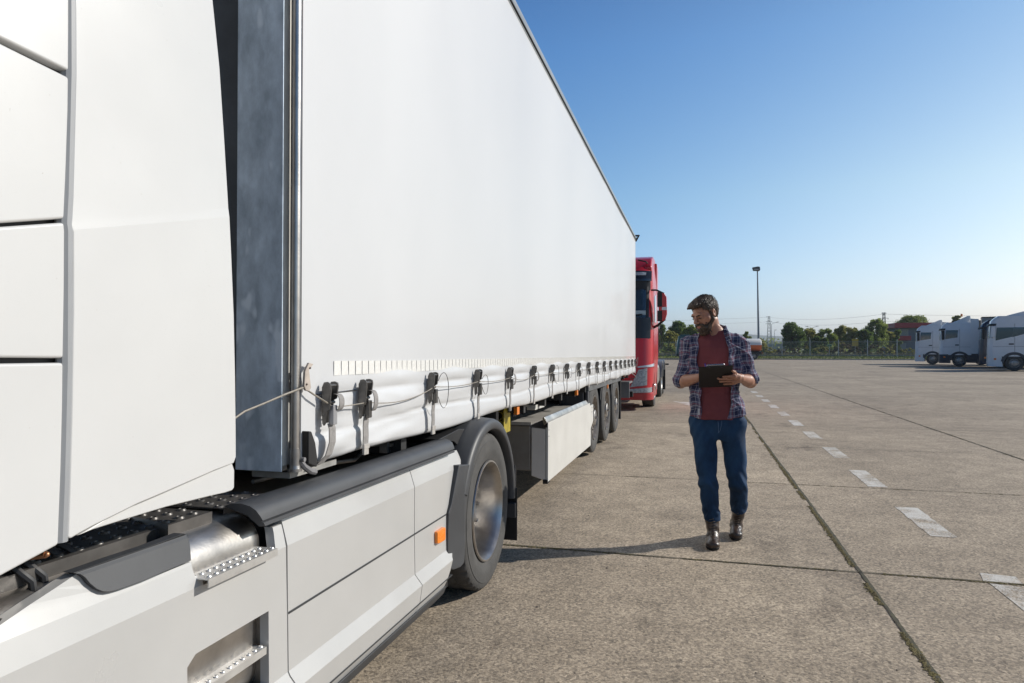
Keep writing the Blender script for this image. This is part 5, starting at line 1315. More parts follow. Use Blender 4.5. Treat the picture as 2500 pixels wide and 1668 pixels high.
# building with a red roof band
BW = mat("blue_grey_wall", (.17, .20, .25), .7, var=.15, vscale=.5); RR = mat("red_fascia", (.42, .035, .045), .5, var=.1, vscale=1)
q = UD(2193, 852, 135); bx, by = q.x, q.y; zr = CH + (852 - 801)/F*135; zt = CH + (852 - 789)/F*135
bd = thing("roadside_building", (bx, by, -.3), "blue grey building with red roof band and red porch beyond the fence", "building")
MB().box(bx, bx + 26, by, by + 12, -.3, zr).build("wall", BW, bd, bevel=.02)
MB().box(bx - .9, bx + 27, by - 1.1, by + 13, zr, zt).build("roof", RR, bd, bevel=.03)
MB().box(bx - .6, bx + 1.7, by - 2.2, by - .02, 3.1, 4.0).build("porch_roof", RR, bd, bevel=.03)
mb = MB(); mb.box(bx - .5, bx - .3, by - 2.1, by - 1.9, -.3, 3.1); mb.build("porch_column", RR, bd)
for i, (a, c_, d_) in enumerate(((.25, 1.5, 4.0), (3.9, 2.6, 4.2), (8.5, 2.6, 4.2), (13, 2.6, 4.2))):
    fz_ = MB().box(bx + a, bx + a + c_, by - .05, by + .02, d_, d_ + 1.3).build("window", mat("pale_window_frame", (.45, .47, .45), .5), bd, bevel=.01)
    n_ = 3
    mb = MB().box(bx + a + .08, bx + a + c_ - .08, by - .058, by - .052, d_ + .08, d_ + 1.22); mb.build("pane", mat("greenish_pane", (.22, .25, .20), .15, coat=.6), fz_)
MB().box(bx + .4, bx + 1.4, by - .05, by + .02, -.2, 2.6).build("door", mat("dull_door", (.30, .32, .34), .5), bd, bevel=.02)
# low pale industrial sheds and pipe frames in the distance
q = UD(1893, 852, 230)
sh = thing("industrial_shed", (q.x, q.y, -.3), "low pale blue industrial shed far away at the foot of the tall pylon", "building")
MB().box(q.x - 9.5, q.x + 3.2, q.y, q.y + 10, -.3, 2.9).build("wall", mat("pale_blue_sheet", (.34, .40, .45), .6, var=.15, vscale=1), sh)
MB().box(q.x - 9.8, q.x + 3.5, q.y - .3, q.y + 10.3, 2.9, 3.15).build("roof", mat("pale_roof_sheet", (.42, .46, .50), .6), sh)
for k in range(6): MB().box(q.x - 9 + k*2, q.x - 8.7 + k*2, q.y - .1, q.y + .02, 1.2, 2.9).build("rib", mat("pale_roof_sheet", (.42, .46, .50), .6), sh)
q = UD(1850, 852, 180)
pf = thing("pipe_rack", (q.x, q.y, -.3), "row of pale upright pipes behind the floodlight mast", "pipe rack")
for k in range(8): MB().cone((q.x - 4 + k*1.1, q.y, -.3), (q.x - 4 + k*1.1, q.y, 3.7 + .3*(k % 3)), .09, n=8).build("pipe", mat("pale_pipe", (.55, .57, .58), .5), pf)
MB().box(q.x - 4.2, q.x + 4.2, q.y - .1, q.y + .1, 2.6, 2.75).build("beam", mat("pale_pipe", (.55, .57, .58), .5), pf)
# signs
def sign(px, y0, y1, dep, wpx, m, label, face=None):
    q = UD(px, 852, dep); za, zb = CH + (852 - y1)/F*dep, CH + (852 - y0)/F*dep; w_ = wpx/F*dep/2
    r = thing("road_sign", (q.x, q.y, 0), label, "sign"); MB().box(q.x - w_, q.x + w_, q.y - .02, q.y + .02, za, zb).build("sign_board", m, r, bevel=.01)
    MB().cone((q.x, q.y + .05, -.1), (q.x, q.y + .05, zb - .05), .04, n=8).build("post", MAST, r)
    if face: MB().box(q.x - w_*.82, q.x + w_*.82, q.y - .028, q.y - .022, za + (zb-za)*.18, zb - (zb-za)*.18).build("sign_face", face, r)
sign(2087.5, 827.5, 845, 106, 14, mat("yellow_sign", (.50, .33, .03), .5), "blank yellow rectangular sign behind the fence")
sign(2025, 841, 846, 106, 11, mat("pale_green_sign", (.45, .62, .35), .5), "small pale green bordered sign low behind the fence", mat("dark_green_face", (.03, .12, .05), .5))
# small white car and a lorry on the road beyond
q = UD(1863, 852, 125)
cr = thing("white_car", (q.x, q.y, -.05), "small white car on the road behind the fence beside the mast", "car")
o_ = (q.x, q.y)
CW = paint("car_white", (.62, .63, .64), .3, .5)
MB().prism([(q.x - 2.0, .35), (q.x - 2.02, .75), (q.x - 1.2, .92), (q.x + 1.5, .95), (q.x + 1.95, .8), (q.x + 2.0, .35)], 'y', q.y - .8, q.y + .8).build("body", CW, cr, bevel=.06)
MB().prism([(q.x - 1.15, .92), (q.x - .45, 1.38), (q.x + .85, 1.40), (q.x + 1.45, .95)], 'y', q.y - .70, q.y + .70).build("cabin", GLASS, cr, bevel=.04)
MB().box(q.x - .45, q.x + .85, q.y - .68, q.y + .68, 1.385, 1.43).build("roof", CW, cr, bevel=.02)
for dx in (-1.25, 1.2):
    for dy, s in ((-.82, 1), (.82, -1)):
        mb = MB(); mb.lathe([(0, .19), (0, .28), (s*.03, .31), (s*.17, .31), (s*.2, .28), (s*.2, .19)], (q.x + dx, q.y + dy, .28), 'y', 24); w1 = mb.build("wheel", RUBBER, cr)
        mb = MB(); mb.lathe([(s*.005, .2), (s*.0, .17), (s*.02, .001)], (q.x + dx, q.y + dy, .28), 'y', 18, closed=False); mb.build("rim", STEEL, w1)
# ================================================================ THE MAN WITH THE CLIPBOARD
MX, MY = .134, 5.33
man = thing("person", (MX, MY, 0), "bearded man walking in open plaid shirt, maroon t-shirt, jeans and brown boots", "person")
def P(px, py, yl=0.0):
    p = U(px, py, y=MY + yl); return (p.x - MX, yl, p.z)
def Z6(a, b, yl=0.0): return P(1600 + a*.236, 680 + b*.236, yl)
def Z7(a, b, yl=0.0): return P(1600 + a*.2551, 1000 + b*.2551, yl)
# torso sections (z, cx, cy, rx, ry)
TS_ = [(.93, .012, .06, .172, .112), (1.02, .010, .06, .166, .110), (1.12, .004, .06, .164, .108), (1.25, -.002, .06, .172, .112), (1.38, -.004, .06, .182, .118), (1.46, -.003, .06, .182, .112), (1.51, .0, .06, .168, .098), (1.55, .0, .062, .130, .078), (1.585, .0, .06, .088, .062), (1.61, -.003, .055, .066, .055)]
S1, E1, W1 = (-.182, .055, 1.475), (-.250, .07, 1.195), Z6(462, 1022, -.15)
S2, E2, W2 = (.182, .055, 1.475), (.258, .07, 1.205), Z6(880, 1030, -.16)
SKIN = mat("skin", (.40, .205, .135), .45, col2=(.33, .155, .10), vscale=22, spec=.4, bump=.05, bscale=220)
SKIN.node_tree.nodes["Principled BSDF"].inputs["Subsurface Weight"].default_value = .08
SKIN.node_tree.nodes["Principled BSDF"].inputs["Subsurface Radius"].default_value = (.01, .004, .002)
HC = Vector((-.072, -.014, 1.717))
HR = (Matrix.Rotation(R(-43), 3, 'Z') @ Matrix.Rotation(R(23), 3, 'X') @ Matrix.Rotation(R(-3), 3, 'Y'))
def h(x, y, z): return tuple(HC + HR @ Vector((x, y, z)))
def hv(x, y, z): p = h(x, y, z); return (p[0] + MX, p[1] + MY, p[2])
def E(f, c, r, k=.01, mode='add', M=None): f.ell(h(*c), r, HR if M is None else HR @ M, k, mode)
def C(f, a, b, ra, rb=None, k=.008, mode='add'): f.cap(h(*a), h(*b), ra, rb, k, mode)
def skull(f, o=0, k=.02):
    E(f, (0, .018, .035), (.076 + o, .098 + o, .083 + o), k)
f = Field((-.36, -.40, .98), (.36, .30, 1.90), .0042)
f.sec(TS_, off=-.012, k=.01)
f.cap((.004, .055, 1.52), h(0, .035, -.075), .060, .054, .03)
f.cap((-.08, .065, 1.52), (.08, .065, 1.52), .042, .042, .03)
skull(f); E(f, (0, -.030, -.030), (.063, .066, .086), .03); E(f, (0, -.048, -.088), (.044, .042, .032), .03)
C(f, (-.052, -.045, -.025), (.052, -.045, -.025), .024, .024, .02)      # cheeks
C(f, (-.036, -.086, .020), (.036, -.086, .020), .0125, .0125, .012)      # brow
for s in (-1, 1):
    E(f, (s*.031, -.106, -.001), (.019, .019, .0125), .008, 'sub')
    E(f, (s*.031, -.082, -.001), (.0145, .0125, .0125), .004)
C(f, (0, -.094, .012), (0, -.124, -.028), .0090, .0125, .009); C(f, (-.012, -.107, -.036), (.012, -.107, -.036), .0100, .0095, .008)
C(f, (-.018, -.096, -.066), (.018, -.096, -.066), .0075, .0075, .008)
C(f, (-.015, -.094, -.077), (.015, -.094, -.077), .0085, .0085, .007)
for s in (-1, 1):
    M = Matrix.Rotation(s*R(14), 3, 'Z') @ Matrix.Rotation(R(-10), 3, 'X')
    E(f, (s*.079, .012, -.006), (.0095, .019, .032), .006, 'add', M); E(f, (s*.088, .008, -.003), (.006, .010, .019), .005, 'sub', M)
# arms
f.cap(S1, E1, .052, .045, .02); f.cap(S2, E2, .052, .045, .02)
def forearm(E_, W_, side):
    a, b = Vector(E_), Vector(W_); m = a.lerp(b, .32)
    f.cap(E_, tuple(m), .046, .045, .015); f.cap(tuple(m), W_, .044, .028, .012); f.cap(tuple(a + Vector((0, .015, -.012))), tuple(m), .036, .03, .01)
forearm(E1, W1, -1); forearm(E2, W2, 1)
zb0, zb1, yb0, yb1 = 1.166, 1.325, -.100, -.335
yb = lambda z: yb0 + (yb1 - yb0)*(z - zb0)/(zb1 - zb0)
# hand in front of the board (his left)
kn = Z6(828, 1040, -.205)
f.cap(W2, Z6(850, 1030, -.19), .026, .024, .012, sq=(1, 1, 1.15)); f.cap(Z6(852, 1012, -.20), Z6(815, 1020, -.225), .021, .017, .012); f.cap(Z6(852, 1055, -.18), Z6(818, 1075, -.19), .020, .015, .012)
kz = [1008, 1032, 1056, 1082]; tx = [(755, 1000, 690, 1004), (730, 1024, 652, 1030), (738, 1048, 660, 1056), (765, 1075, 703, 1084)]
for i in range(4):
    base = Z6(812, kz[i], 0); zz = base[2]; yy = yb(zz) - .022
    m = Z6(tx[i][0], tx[i][1], 0); t = Z6(tx[i][2], tx[i][3], 0)
    b0 = Z6(822, kz[i], yy + .0); m0 = (m[0], yb(m[2]) - .020, m[2]); t0 = (t[0], yb(t[2]) - .011, t[2])
    f.cap(b0, m0, .0125, .0108, .003); f.cap(m0, t0, .0108, .0086, .003)
th = [Z6(838, 1000, -.205), Z6(818, 968, -.235), Z6(795, 955, -.250)]
f.cap(th[0], th[1], .013, .0115, .008); f.cap(th[1], (th[2][0], yb(th[2][2]) + .004, th[2][2]), .011, .0085, .004)
# hand behind the board (his right), holding the pen over the sheet
pc = (-.045, -.195, 1.262); f.cap(W1, pc, .025, .024, .012)
for i, (dx, dz) in enumerate(((.01, .022), (.018, .008), (.016, -.006), (.008, -.020))):
    a = (pc[0] + .018, pc[1] - .008 + i*.004, pc[2] + dz*.7); b = (a[0] + .034, a[1] - .008, a[2] + .004); c_ = (b[0] + .012, b[1] - .002, b[2] - .018)
    f.cap(a, b, .0095, .0088, .004); f.cap(b, c_, .0086, .0075, .003)
f.cap((pc[0] + .0, pc[1] - .012, pc[2] + .018), (pc[0] + .035, pc[1] - .03, pc[2] + .012), .011, .008, .005)
body = f.build("body", SKIN, man, 1)
# eyes: lowered lids, dark line
mb = MB()
for s in (-1, 1):
    pts = [hv(s*.031 + .0135*math.cos(t), -.0975 + .0050*(math.cos(t))**2, -.0040 - .0030*math.sin(t)) for t in np.linspace(0, math.pi, 7)]
    mb.tube(pts, .0028, 5)
mb.build("eyelashes", mat("dark_lash", (.015, .010, .008), .6), man)
HAIR = mat("dark_brown_hair", (.085, .050, .030), .42, col2=(.020, .012, .008), vscale=60, bump=.7, bscale=240, spec=.4, stretch=(1, 1, .3))
# hair: shell over the skull, cut at the hairline, quiff swept forward
f = Field((-.30, -.28, 1.55), (.16, .22, 1.92), .0036)
skull(f, .009); E(f, (0, .045, .0), (.070, .070, .075), .02)
E(f, (0, -.02, .095), (.060, .074, .032), .03); E(f, (-.004, -.074, .094), (.050, .042, .020), .02)
C(f, (.03, -.096, .092), (-.022, -.122, .088), .014, .010, .015); E(f, (0, .03, .100), (.055, .06, .018), .02)
f.cap(h(0, .082, .02), h(0, .075, -.06), .035, .028, .02)
def fr(X, Y, Z, cz=.062, cy=-.035):
    q = np.stack([X - HC.x, Y - HC.y, Z - HC.z], -1) @ np.array(HR); x, y, z = q[..., 0], q[..., 1], q[..., 2]
    return x, y, z
def face_cut(X, Y, Z):
    x, y, z = fr(X, Y, Z); ed = .069 + .006*np.sin(x*90) - np.clip((np.abs(x) - .045)*1.6, 0, .05)
    return np.maximum(z - ed, y + .030 - np.clip((.03 - z)*.12, -.02, .05))
f.put(face_cut, (-.3, -.28, 1.5), (.16, .2, 1.92), .004, 'sub')
def nape(X, Y, Z):
    x, y, z = fr(X, Y, Z); return np.maximum(z + .072 - .0*y, -1)
f.put(nape, (-.3, -.28, 1.5), (.16, .2, 1.92), .004, 'sub')
def earcut(X, Y, Z):
    x, y, z = fr(X, Y, Z); return np.maximum(np.maximum(np.abs(y - .008) - .026, np.abs(z + .008) - .034), .05 - np.abs(x))
f.put(earcut, (-.3, -.28, 1.5), (.16, .2, 1.92), .006, 'sub')
f.put(lambda X, Y, Z: .0022*np.sin(X*310 + Y*120)*np.sin(Z*150 + X*90) + .0016*np.sin(Y*420 + Z*130), (-.3, -.28, 1.5), (.16, .2, 1.92), mode='disp')
hair = f.build("hair", HAIR, man, 0)
# loose hair tips over the shell
mb = MB(); rg = random.Random(9)
for i in range(1300):
    th_ = rg.uniform(0, 6.283); ph = rg.uniform(-.15, 1.45)
    n_ = Vector((math.cos(th_)*math.cos(ph), math.sin(th_)*math.cos(ph), math.sin(ph)))
    c = Vector((n_.x*.086, .018 + n_.y*.108, .038 + n_.z*.094))
    if c.y < -.03 and c.z < .075: continue
    if c.z < .02 and c.y < .03: continue
    fwd = Vector((rg.uniform(-.3, .5), -1, .35 if c.y < 0 else -.2)); fwd = (fwd - n_*fwd.dot(n_)).normalized()
    l = rg.uniform(.016, .034)*(1.25 if c.z > .07 else .6); w_ = Vector(fwd.cross(n_))*.0022
    a = c + n_*.002; b = c + fwd*l + n_*rg.uniform(.002, .007 if c.z > .08 else .003)
    mb.bm.faces.new([mb.bm.verts.new(h(*q)) for q in (a - w_, a + w_, b)])
mb.build("hair_tips", HAIR, hair, smooth=0, fix=False) if 0 else None
me = bpy.data.meshes.new("hair_tips"); mb.bm.to_mesh(me); mb.bm.free(); me.materials.append(HAIR); o = bpy.data.objects.new("hair_tips", me); COL.objects.link(o); o.parent = hair
# beard
f = Field((-.26, -.26, 1.50), (.12, .14, 1.78), .0036)
E(f, (0, -.050, -.090), (.055, .056, .046), .02)
for s in (-1, 1):
    C(f, (s*.070, -.010, .012), (s*.066, -.014, -.045), .0085, .015, .012); C(f, (s*.066, -.014, -.045), (s*.035, -.055, -.095), .017, .026, .015)
    C(f, (s*.028, -.094, -.060), (s*.004, -.106, -.053), .0085, .0085, .006); C(f, (s*.028, -.094, -.060), (s*.036, -.078, -.088), .010, .016, .010)
C(f, (-.014, -.092, -.095), (.014, -.092, -.095), .016, .016, .012); E(f, (0, -.070, -.128), (.036, .034, .024), .02)
E(f, (0, -.112, -.0735), (.017, .016, .0065), .004, 'sub')
f.put(lambda X, Y, Z: .0016*np.sin(X*380 + Z*210)*np.sin(Z*300 + Y*170) + .001*np.sin(Y*500 + X*200), (-.26, -.26, 1.5), (.12, .14, 1.78), mode='disp')
f.build("beard", HAIR, man, 0)
mb = MB(); rg = random.Random(10)
for i in range(700):
    t_ = rg.uniform(-1.25, 1.25); z = rg.uniform(-.135, -.045); x = math.sin(t_)*.060; y = -.035 - math.cos(t_)*.062*(1 if z > -.11 else .8)
    if abs(x) < .024 and z > -.088: continue
    if z > -.055 and abs(x) < .045: continue
    c = Vector((x, y, z)); n_ = Vector((x, y + .03, -.03)).normalized(); b = c + n_*rg.uniform(.006, .012) + Vector((0, 0, -.010)); w_ = Vector((n_.y, -n_.x, 0))*.0016
    mb.bm.faces.new([mb.bm.verts.new(h(*q)) for q in (c - w_, c + w_, b)])
me = bpy.data.meshes.new("beard_tips"); mb.bm.to_mesh(me); mb.bm.free(); me.materials.append(HAIR); o = bpy.data.objects.new("beard_tips", me); COL.objects.link(o); o.parent = man
mb = MB()
for s in (-1, 1): mb.tube([hv(s*.013, -.1085, .0125), hv(s*.030, -.1060, .0195), hv(s*.048, -.0925, .0175)], [.0042, .0052, .0024], 6)
for o_ in ("eyebrows",): 
    e = mb.build(o_, HAIR, man)
mb = MB(); mb.tube([hv(-.016, -.1035, -.0712), hv(0, -.1065, -.0705), hv(.016, -.1035, -.0712)], [.002, .0032, .002], 6); mb.tube([hv(-.014, -.1005, -.0775), hv(0, -.1035, -.0785), hv(.014, -.1005, -.0775)], [.003, .0042, .003], 6)
mb.build("lips", mat("lips", (.42, .16, .13), .4), man)

# t-shirt
TSH = mat("maroon_tshirt", (.185, .050, .055), .85, col2=(.150, .040, .046), vscale=9, bump=.25, bscale=160, spec=.2)
f = Field((-.26, -.12, .88), (.26, .24, 1.66), .0052)
TH = [(.925, .008, .06, .166, .131), (.98, .008, .06, .168, .128), (1.04, .010, .06, .172, .118)] + TS_[2:]
f.sec(TH, off=.002, k=.01)
fold = lambda X, Y, Z: .0022*np.sin(24*X + 6*np.sin(5*Z))*np.clip((1.5 - Z)*3, 0, 1) + .0018*np.sin(38*Z + 11*X) + .0012*np.sin(60*X + 17*Z)
f.put(fold, (-.26, -.12, .88), (.26, .24, 1.66), mode='disp')
vx, _, vz = Z6(590, 598)
f.put(lambda X, Y, Z: np.maximum(np.maximum(vz + np.abs(X - vx)*1.15 - Z, Y - .06), -Z*0 - 1), (-.26, -.2, 1.5), (.26, .1, 1.66), .004, 'sub')
f.put(lambda X, Y, Z: 1.585 - Z, (-.26, -.2, 1.5), (.26, .25, 1.66), .004, 'sub')
f.build("tshirt", TSH, man, 1)
# shirt
def plaid():
    m = bpy.data.materials.new("plaid_flannel"); m.use_nodes = True; t = m.node_tree; p = t.nodes["Principled BSDF"]; p.inputs["Roughness"].default_value = .85; p.inputs["Specular IOR Level"].default_value = .2
    uv = N(t, "ShaderNodeUVMap"); sx_ = N(t, "ShaderNodeSeparateXYZ"); t.links.new(uv.outputs[0], sx_.inputs[0]); out = []
    for i in (0, 1):
        a = N(t, "ShaderNodeMath", operation='MULTIPLY'); a.inputs[1].default_value = 1/.088; t.links.new(sx_.outputs[i], a.inputs[0])
        b = N(t, "ShaderNodeMath", operation='FRACT'); t.links.new(a.outputs[0], b.inputs[0])
        r = N(t, "ShaderNodeValToRGB"); r.color_ramp.interpolation = 'CONSTANT'; e = r.color_ramp.elements
        st = [(0, (.018, .022, .055)), (.19, (.36, .36, .44)), (.225, (.03, .035, .085)), (.34, (.13, .14, .21)), (.47, (.52, .52, .58)), (.515, (.12, .08, .12)), (.62, (.24, .08, .11)), (.69, (.12, .12, .18)), (.81, (.40, .39, .47)), (.845, (.03, .035, .08))]
        e[0].position = 0; e[0].color = c4(st[0][1]); e[1].position = st[1][0]; e[1].color = c4(st[1][1])
        for ps, cl in st[2:]: e.new(ps).color = c4(cl)
        t.links.new(b.outputs[0], r.inputs[0]); out.append(r.outputs[0])
    mx = N(t, "ShaderNodeMix", data_type='RGBA'); mx.inputs[0].default_value = .5; t.links.new(out[0], mx.inputs[6]); t.links.new(out[1], mx.inputs[7]); t.links.new(mx.outputs[2], p.inputs["Base Color"])
    n = N(t, "ShaderNodeTexNoise", Scale=120.0, Detail=3.0); b = N(t, "ShaderNodeBump", Strength=.3, Distance=.004); t.links.new(n.outputs[0], b.inputs["Height"]); t.links.new(b.outputs[0], p.inputs["Normal"])
    return m
PL = plaid()
def arm_uv(P_, A, B, L):
    A, B = np.array(A), np.array(B); d = (B - A)/np.linalg.norm(B - A); q = P_ - A; v = q @ d; e1 = np.cross(d, [0, 1, 0]); e1 /= np.linalg.norm(e1); e2 = np.cross(d, e1)
    return np.stack([np.arctan2(q @ e2, q @ e1)*.062, v], 1)
def segd(P_, A, B):
    A, B = np.array(A), np.array(B); ab = B - A; t = np.clip(((P_ - A) @ ab)/(ab @ ab), 0, 1); return np.linalg.norm(P_ - A - t[:, None]*ab, axis=1)
def shirt_uv(P_, c_):
    d1, d2 = segd(c_, S1, E1), segd(c_, S2, E2); use1 = (d1 < .082) & (c_[:, 0] < -.185) ; use2 = (d2 < .082) & (c_[:, 0] > .183)
    P_ = P_ + .010*np.sin(P_[:, [1, 2, 0]]*19 + 1) + .005*np.sin(P_[:, [2, 0, 1]]*47) + .003*np.sin(P_[:, [0, 0, 2]]*31 + P_[:, [2, 2, 0]]*66)
    uv = np.stack([P_[:, 0]*1.15 + np.where(P_[:, 1] > .06, .02, 0), P_[:, 2]], 1)
    uv[use1] = arm_uv(P_[use1], S1, E1, .3); uv[use2] = arm_uv(P_[use2], S2, E2, .3)
    return uv
SH = [(.90, .018, .065, .212, .150), (.98, .014, .065, .200, .142), (1.10, .006, .062, .186, .132), (1.25, -.002, .06, .190, .134), (1.38, -.004, .06, .198, .138), (1.46, -.002, .06, .198, .128), (1.51, .0, .06, .180, .112), (1.55, .0, .062, .142, .092), (1.585, .0, .062, .100, .078), (1.615, -.001, .06, .080, .070)]
f = Field((-.38, -.14, .88), (.38, .27, 1.69), .005)
f.sec(SH, k=.012)
for S_, E_ in ((S1, E1), (S2, E2)):
    a, b = Vector(S_), Vector(E_); e_ = a.lerp(b, .90)
    f.cap(S_, tuple(e_), .066, .055, .03); f.cap(tuple(a.lerp(b, .78)), tuple(a.lerp(b, .93)), .059, .061, .006)
    s_ = -1 if S_[0] < 0 else 1
    f.cap((S_[0] - s_*.05, .06, 1.495), (S_[0], .06, 1.478), .066, .064, .03)
# collar
for s_ in (-1, 1):
    f.cap((s_*.03, .125, 1.625), (s_*.078, .075, 1.615), .016, .018, .01); f.cap((s_*.078, .075, 1.615), (s_*.088, .0, 1.575), .018, .016, .01); f.cap((s_*.088, .0, 1.575), (s_*.112, -.040, 1.52), .015, .012, .012)
f.cap((-.03, .125, 1.625), (.03, .125, 1.625), .016, .016, .01)
wr2 = lambda X, Y, Z: -.007*np.exp(-(np.sin(13*Z + 21*X + 1.5*np.sin(17*Z))/.22)**2)
wr = lambda X, Y, Z: .0060*np.sin(19*Z + 14*X + 2.2*np.sin(9*X)) * np.clip((1.52 - Z)*4, .25, 1) + .0048*np.sin(33*X - 21*Z + 10*Y) + .0022*np.sin(57*Z + 31*X + 13*Y) + .004*np.sin(26*X)*np.clip((1.12 - Z)*4, 0, 1)
f.put(wr, (-.38, -.14, .88), (.38, .27, 1.69), mode='disp'); f.put(wr2, (-.38, -.14, .88), (.38, .27, 1.60), mode='disp')
f.put(lambda X, Y, Z: -.006*np.clip(np.sin(95*Z + 30*X + 8*np.sin(40*X)), 0, 1)*np.clip((np.abs(X) - .2)*20, 0, 1)*np.clip((1.30 - Z)*12, 0, 1)*np.clip((Z - 1.16)*30, 0, 1), (-.38, -.14, 1.1), (.38, .27, 1.35), mode='disp')
ol = [(.90, Z6(474, 1420)[0]), (1.0, Z6(474, 1300)[0]), (1.15, Z6(470, 1130)[0]), (1.35, Z6(432, 850)[0]), (1.45, Z6(440, 700)[0]), (1.53, Z6(452, 600)[0]), (1.60, -.085)]
orr = [(.90, Z6(742, 1440)[0]), (1.0, Z6(762, 1300)[0]), (1.15, Z6(790, 1130)[0]), (1.35, Z6(760, 850)[0]), (1.45, Z6(745, 700)[0]), (1.53, Z6(728, 600)[0]), (1.62, Z6(690, 520)[0])]
def opening(X, Y, Z):
    a = np.interp(Z, *zip(*ol)) + .005*np.sin(Z*40); b = np.interp(Z, *zip(*orr)) + .006*np.sin(Z*31 + 1)
    return np.maximum(np.maximum(a - X, X - b), Y - .055)
f.put(opening, (-.3, -.3, .8), (.3, .1, 1.7), .003, 'sub')
f.put(lambda X, Y, Z: np.maximum((X/.088)**2*.05 + ((Y - .05)/.075)**2*.05 - .04, 1.555 - Z), (-.2, -.2, 1.5), (.2, .2, 1.69), .004, 'sub')
f.put(lambda X, Y, Z: Z - (.925 + .030*np.cos((X - .02)*14)*0 + np.where(X > 0, (X - .07)*.22, (-X - .10)*.22).clip(-.01, .05)), (-.3, -.2, .8), (.3, .3, 1.05), .003, 'sub')
# rear hollow so that the arms emerge from open cuffs
f.build("shirt", PL, man, 1, uv=shirt_uv)
tg = Z6(452, 1375, -.088)
mb = MB(); mb.box(tg[0] - .009 + MX, tg[0] + .005 + MX, -.090 + MY, -.084 + MY, tg[2] - .025, tg[2] + .02); mb.build("shirt_tag", mat("pale_tag", (.45, .45, .48), .7), man)

# jeans
DEN = mat("blue_denim", (.018, .058, .130), .8, col2=(.006, .023, .058), vscale=9, stretch=(1, 1, .45), bump=.12, bscale=260, spec=.25)
K1 = Z7(502, 690, -.045); A1 = Z7(542, 1022, -.010); H1 = (-.082, .06, .90)
K2 = Z7(786, 690, .040); A2 = Z7(803, 940, .205); H2 = (.122, .06, .90)
f = Field((-.30, -.20, .08), (.32, .38, 1.02), .0052)
f.sec([(.765, .022, .06, .135, .095), (.80, .020, .06, .172, .110), (.88, .020, .065, .198, .122), (.93, .016, .06, .184, .114), (.965, .014, .06, .176, .108)], k=.03, e=2.4)
for H_, K_, A_ in ((H1, K1, A1), (H2, K2, A2)):
    f.cap(H_, K_, .103, .068, .034); f.cap(K_, A_, .069, .060, .02); f.cap(tuple(Vector(K_).lerp(Vector(A_), .85)), A_, .059, .062, .01)
    dn = (Vector(A_) - Vector(K_)).normalized()
f.put(lambda X, Y, Z: .0060*np.sin(62*Z + 40*X + 3*np.sin(30*X))*np.exp(-((Z - .46)/.08)**2) + .004*np.abs(np.sin(24*Z - 45*X + 20*Y))*np.clip((Z - .55)*4, 0, 1) +   .0045*np.sin(78*Z - 45*X + 35*Y + 2*np.sin(60*X))*np.exp(-((Z - .24)/.07)**2) + .0035*np.sin(26*Z + 30*X + 8*Y) + .003*np.sin(40*(X - Z))*np.clip((Z - .6)*3, 0, 1), (-.3, -.2, .08), (.32, .38, 1.02), mode='disp')
f.put(lambda X, Y, Z: np.maximum(Z - (A1[2] - .035) - .01*np.sin(X*60), np.where(X < .07, -1, 1)), (-.3, -.3, 0), (.07, .4, .3), .004, 'sub'); f.put(lambda X, Y, Z: np.maximum(Z - (A2[2] - .04) - .01*np.sin(X*60), np.where(X > .07, -1, 1)), (.07, -.3, 0), (.32, .4, .3), .004, 'sub')
f.build("jeans", DEN, man, 1)
mb = MB(); cx = Z7(597, 90)[0]
mb.tube([(cx + MX, MY - .062, .915), (cx + MX + .002, MY - .073, .90), (cx + MX + .004, MY - .066, .83)], .0018, 5); mb.tube([(cx + .026 + MX, MY - .062, .92), (cx + .026 + MX, MY - .073, .90), (cx + .016 + MX, MY - .070, .85), (cx + .004 + MX, MY - .066, .83)], .0012, 5)
mb.build("fly_seam", mat("seam_thread", (.10, .16, .27), .8), man)
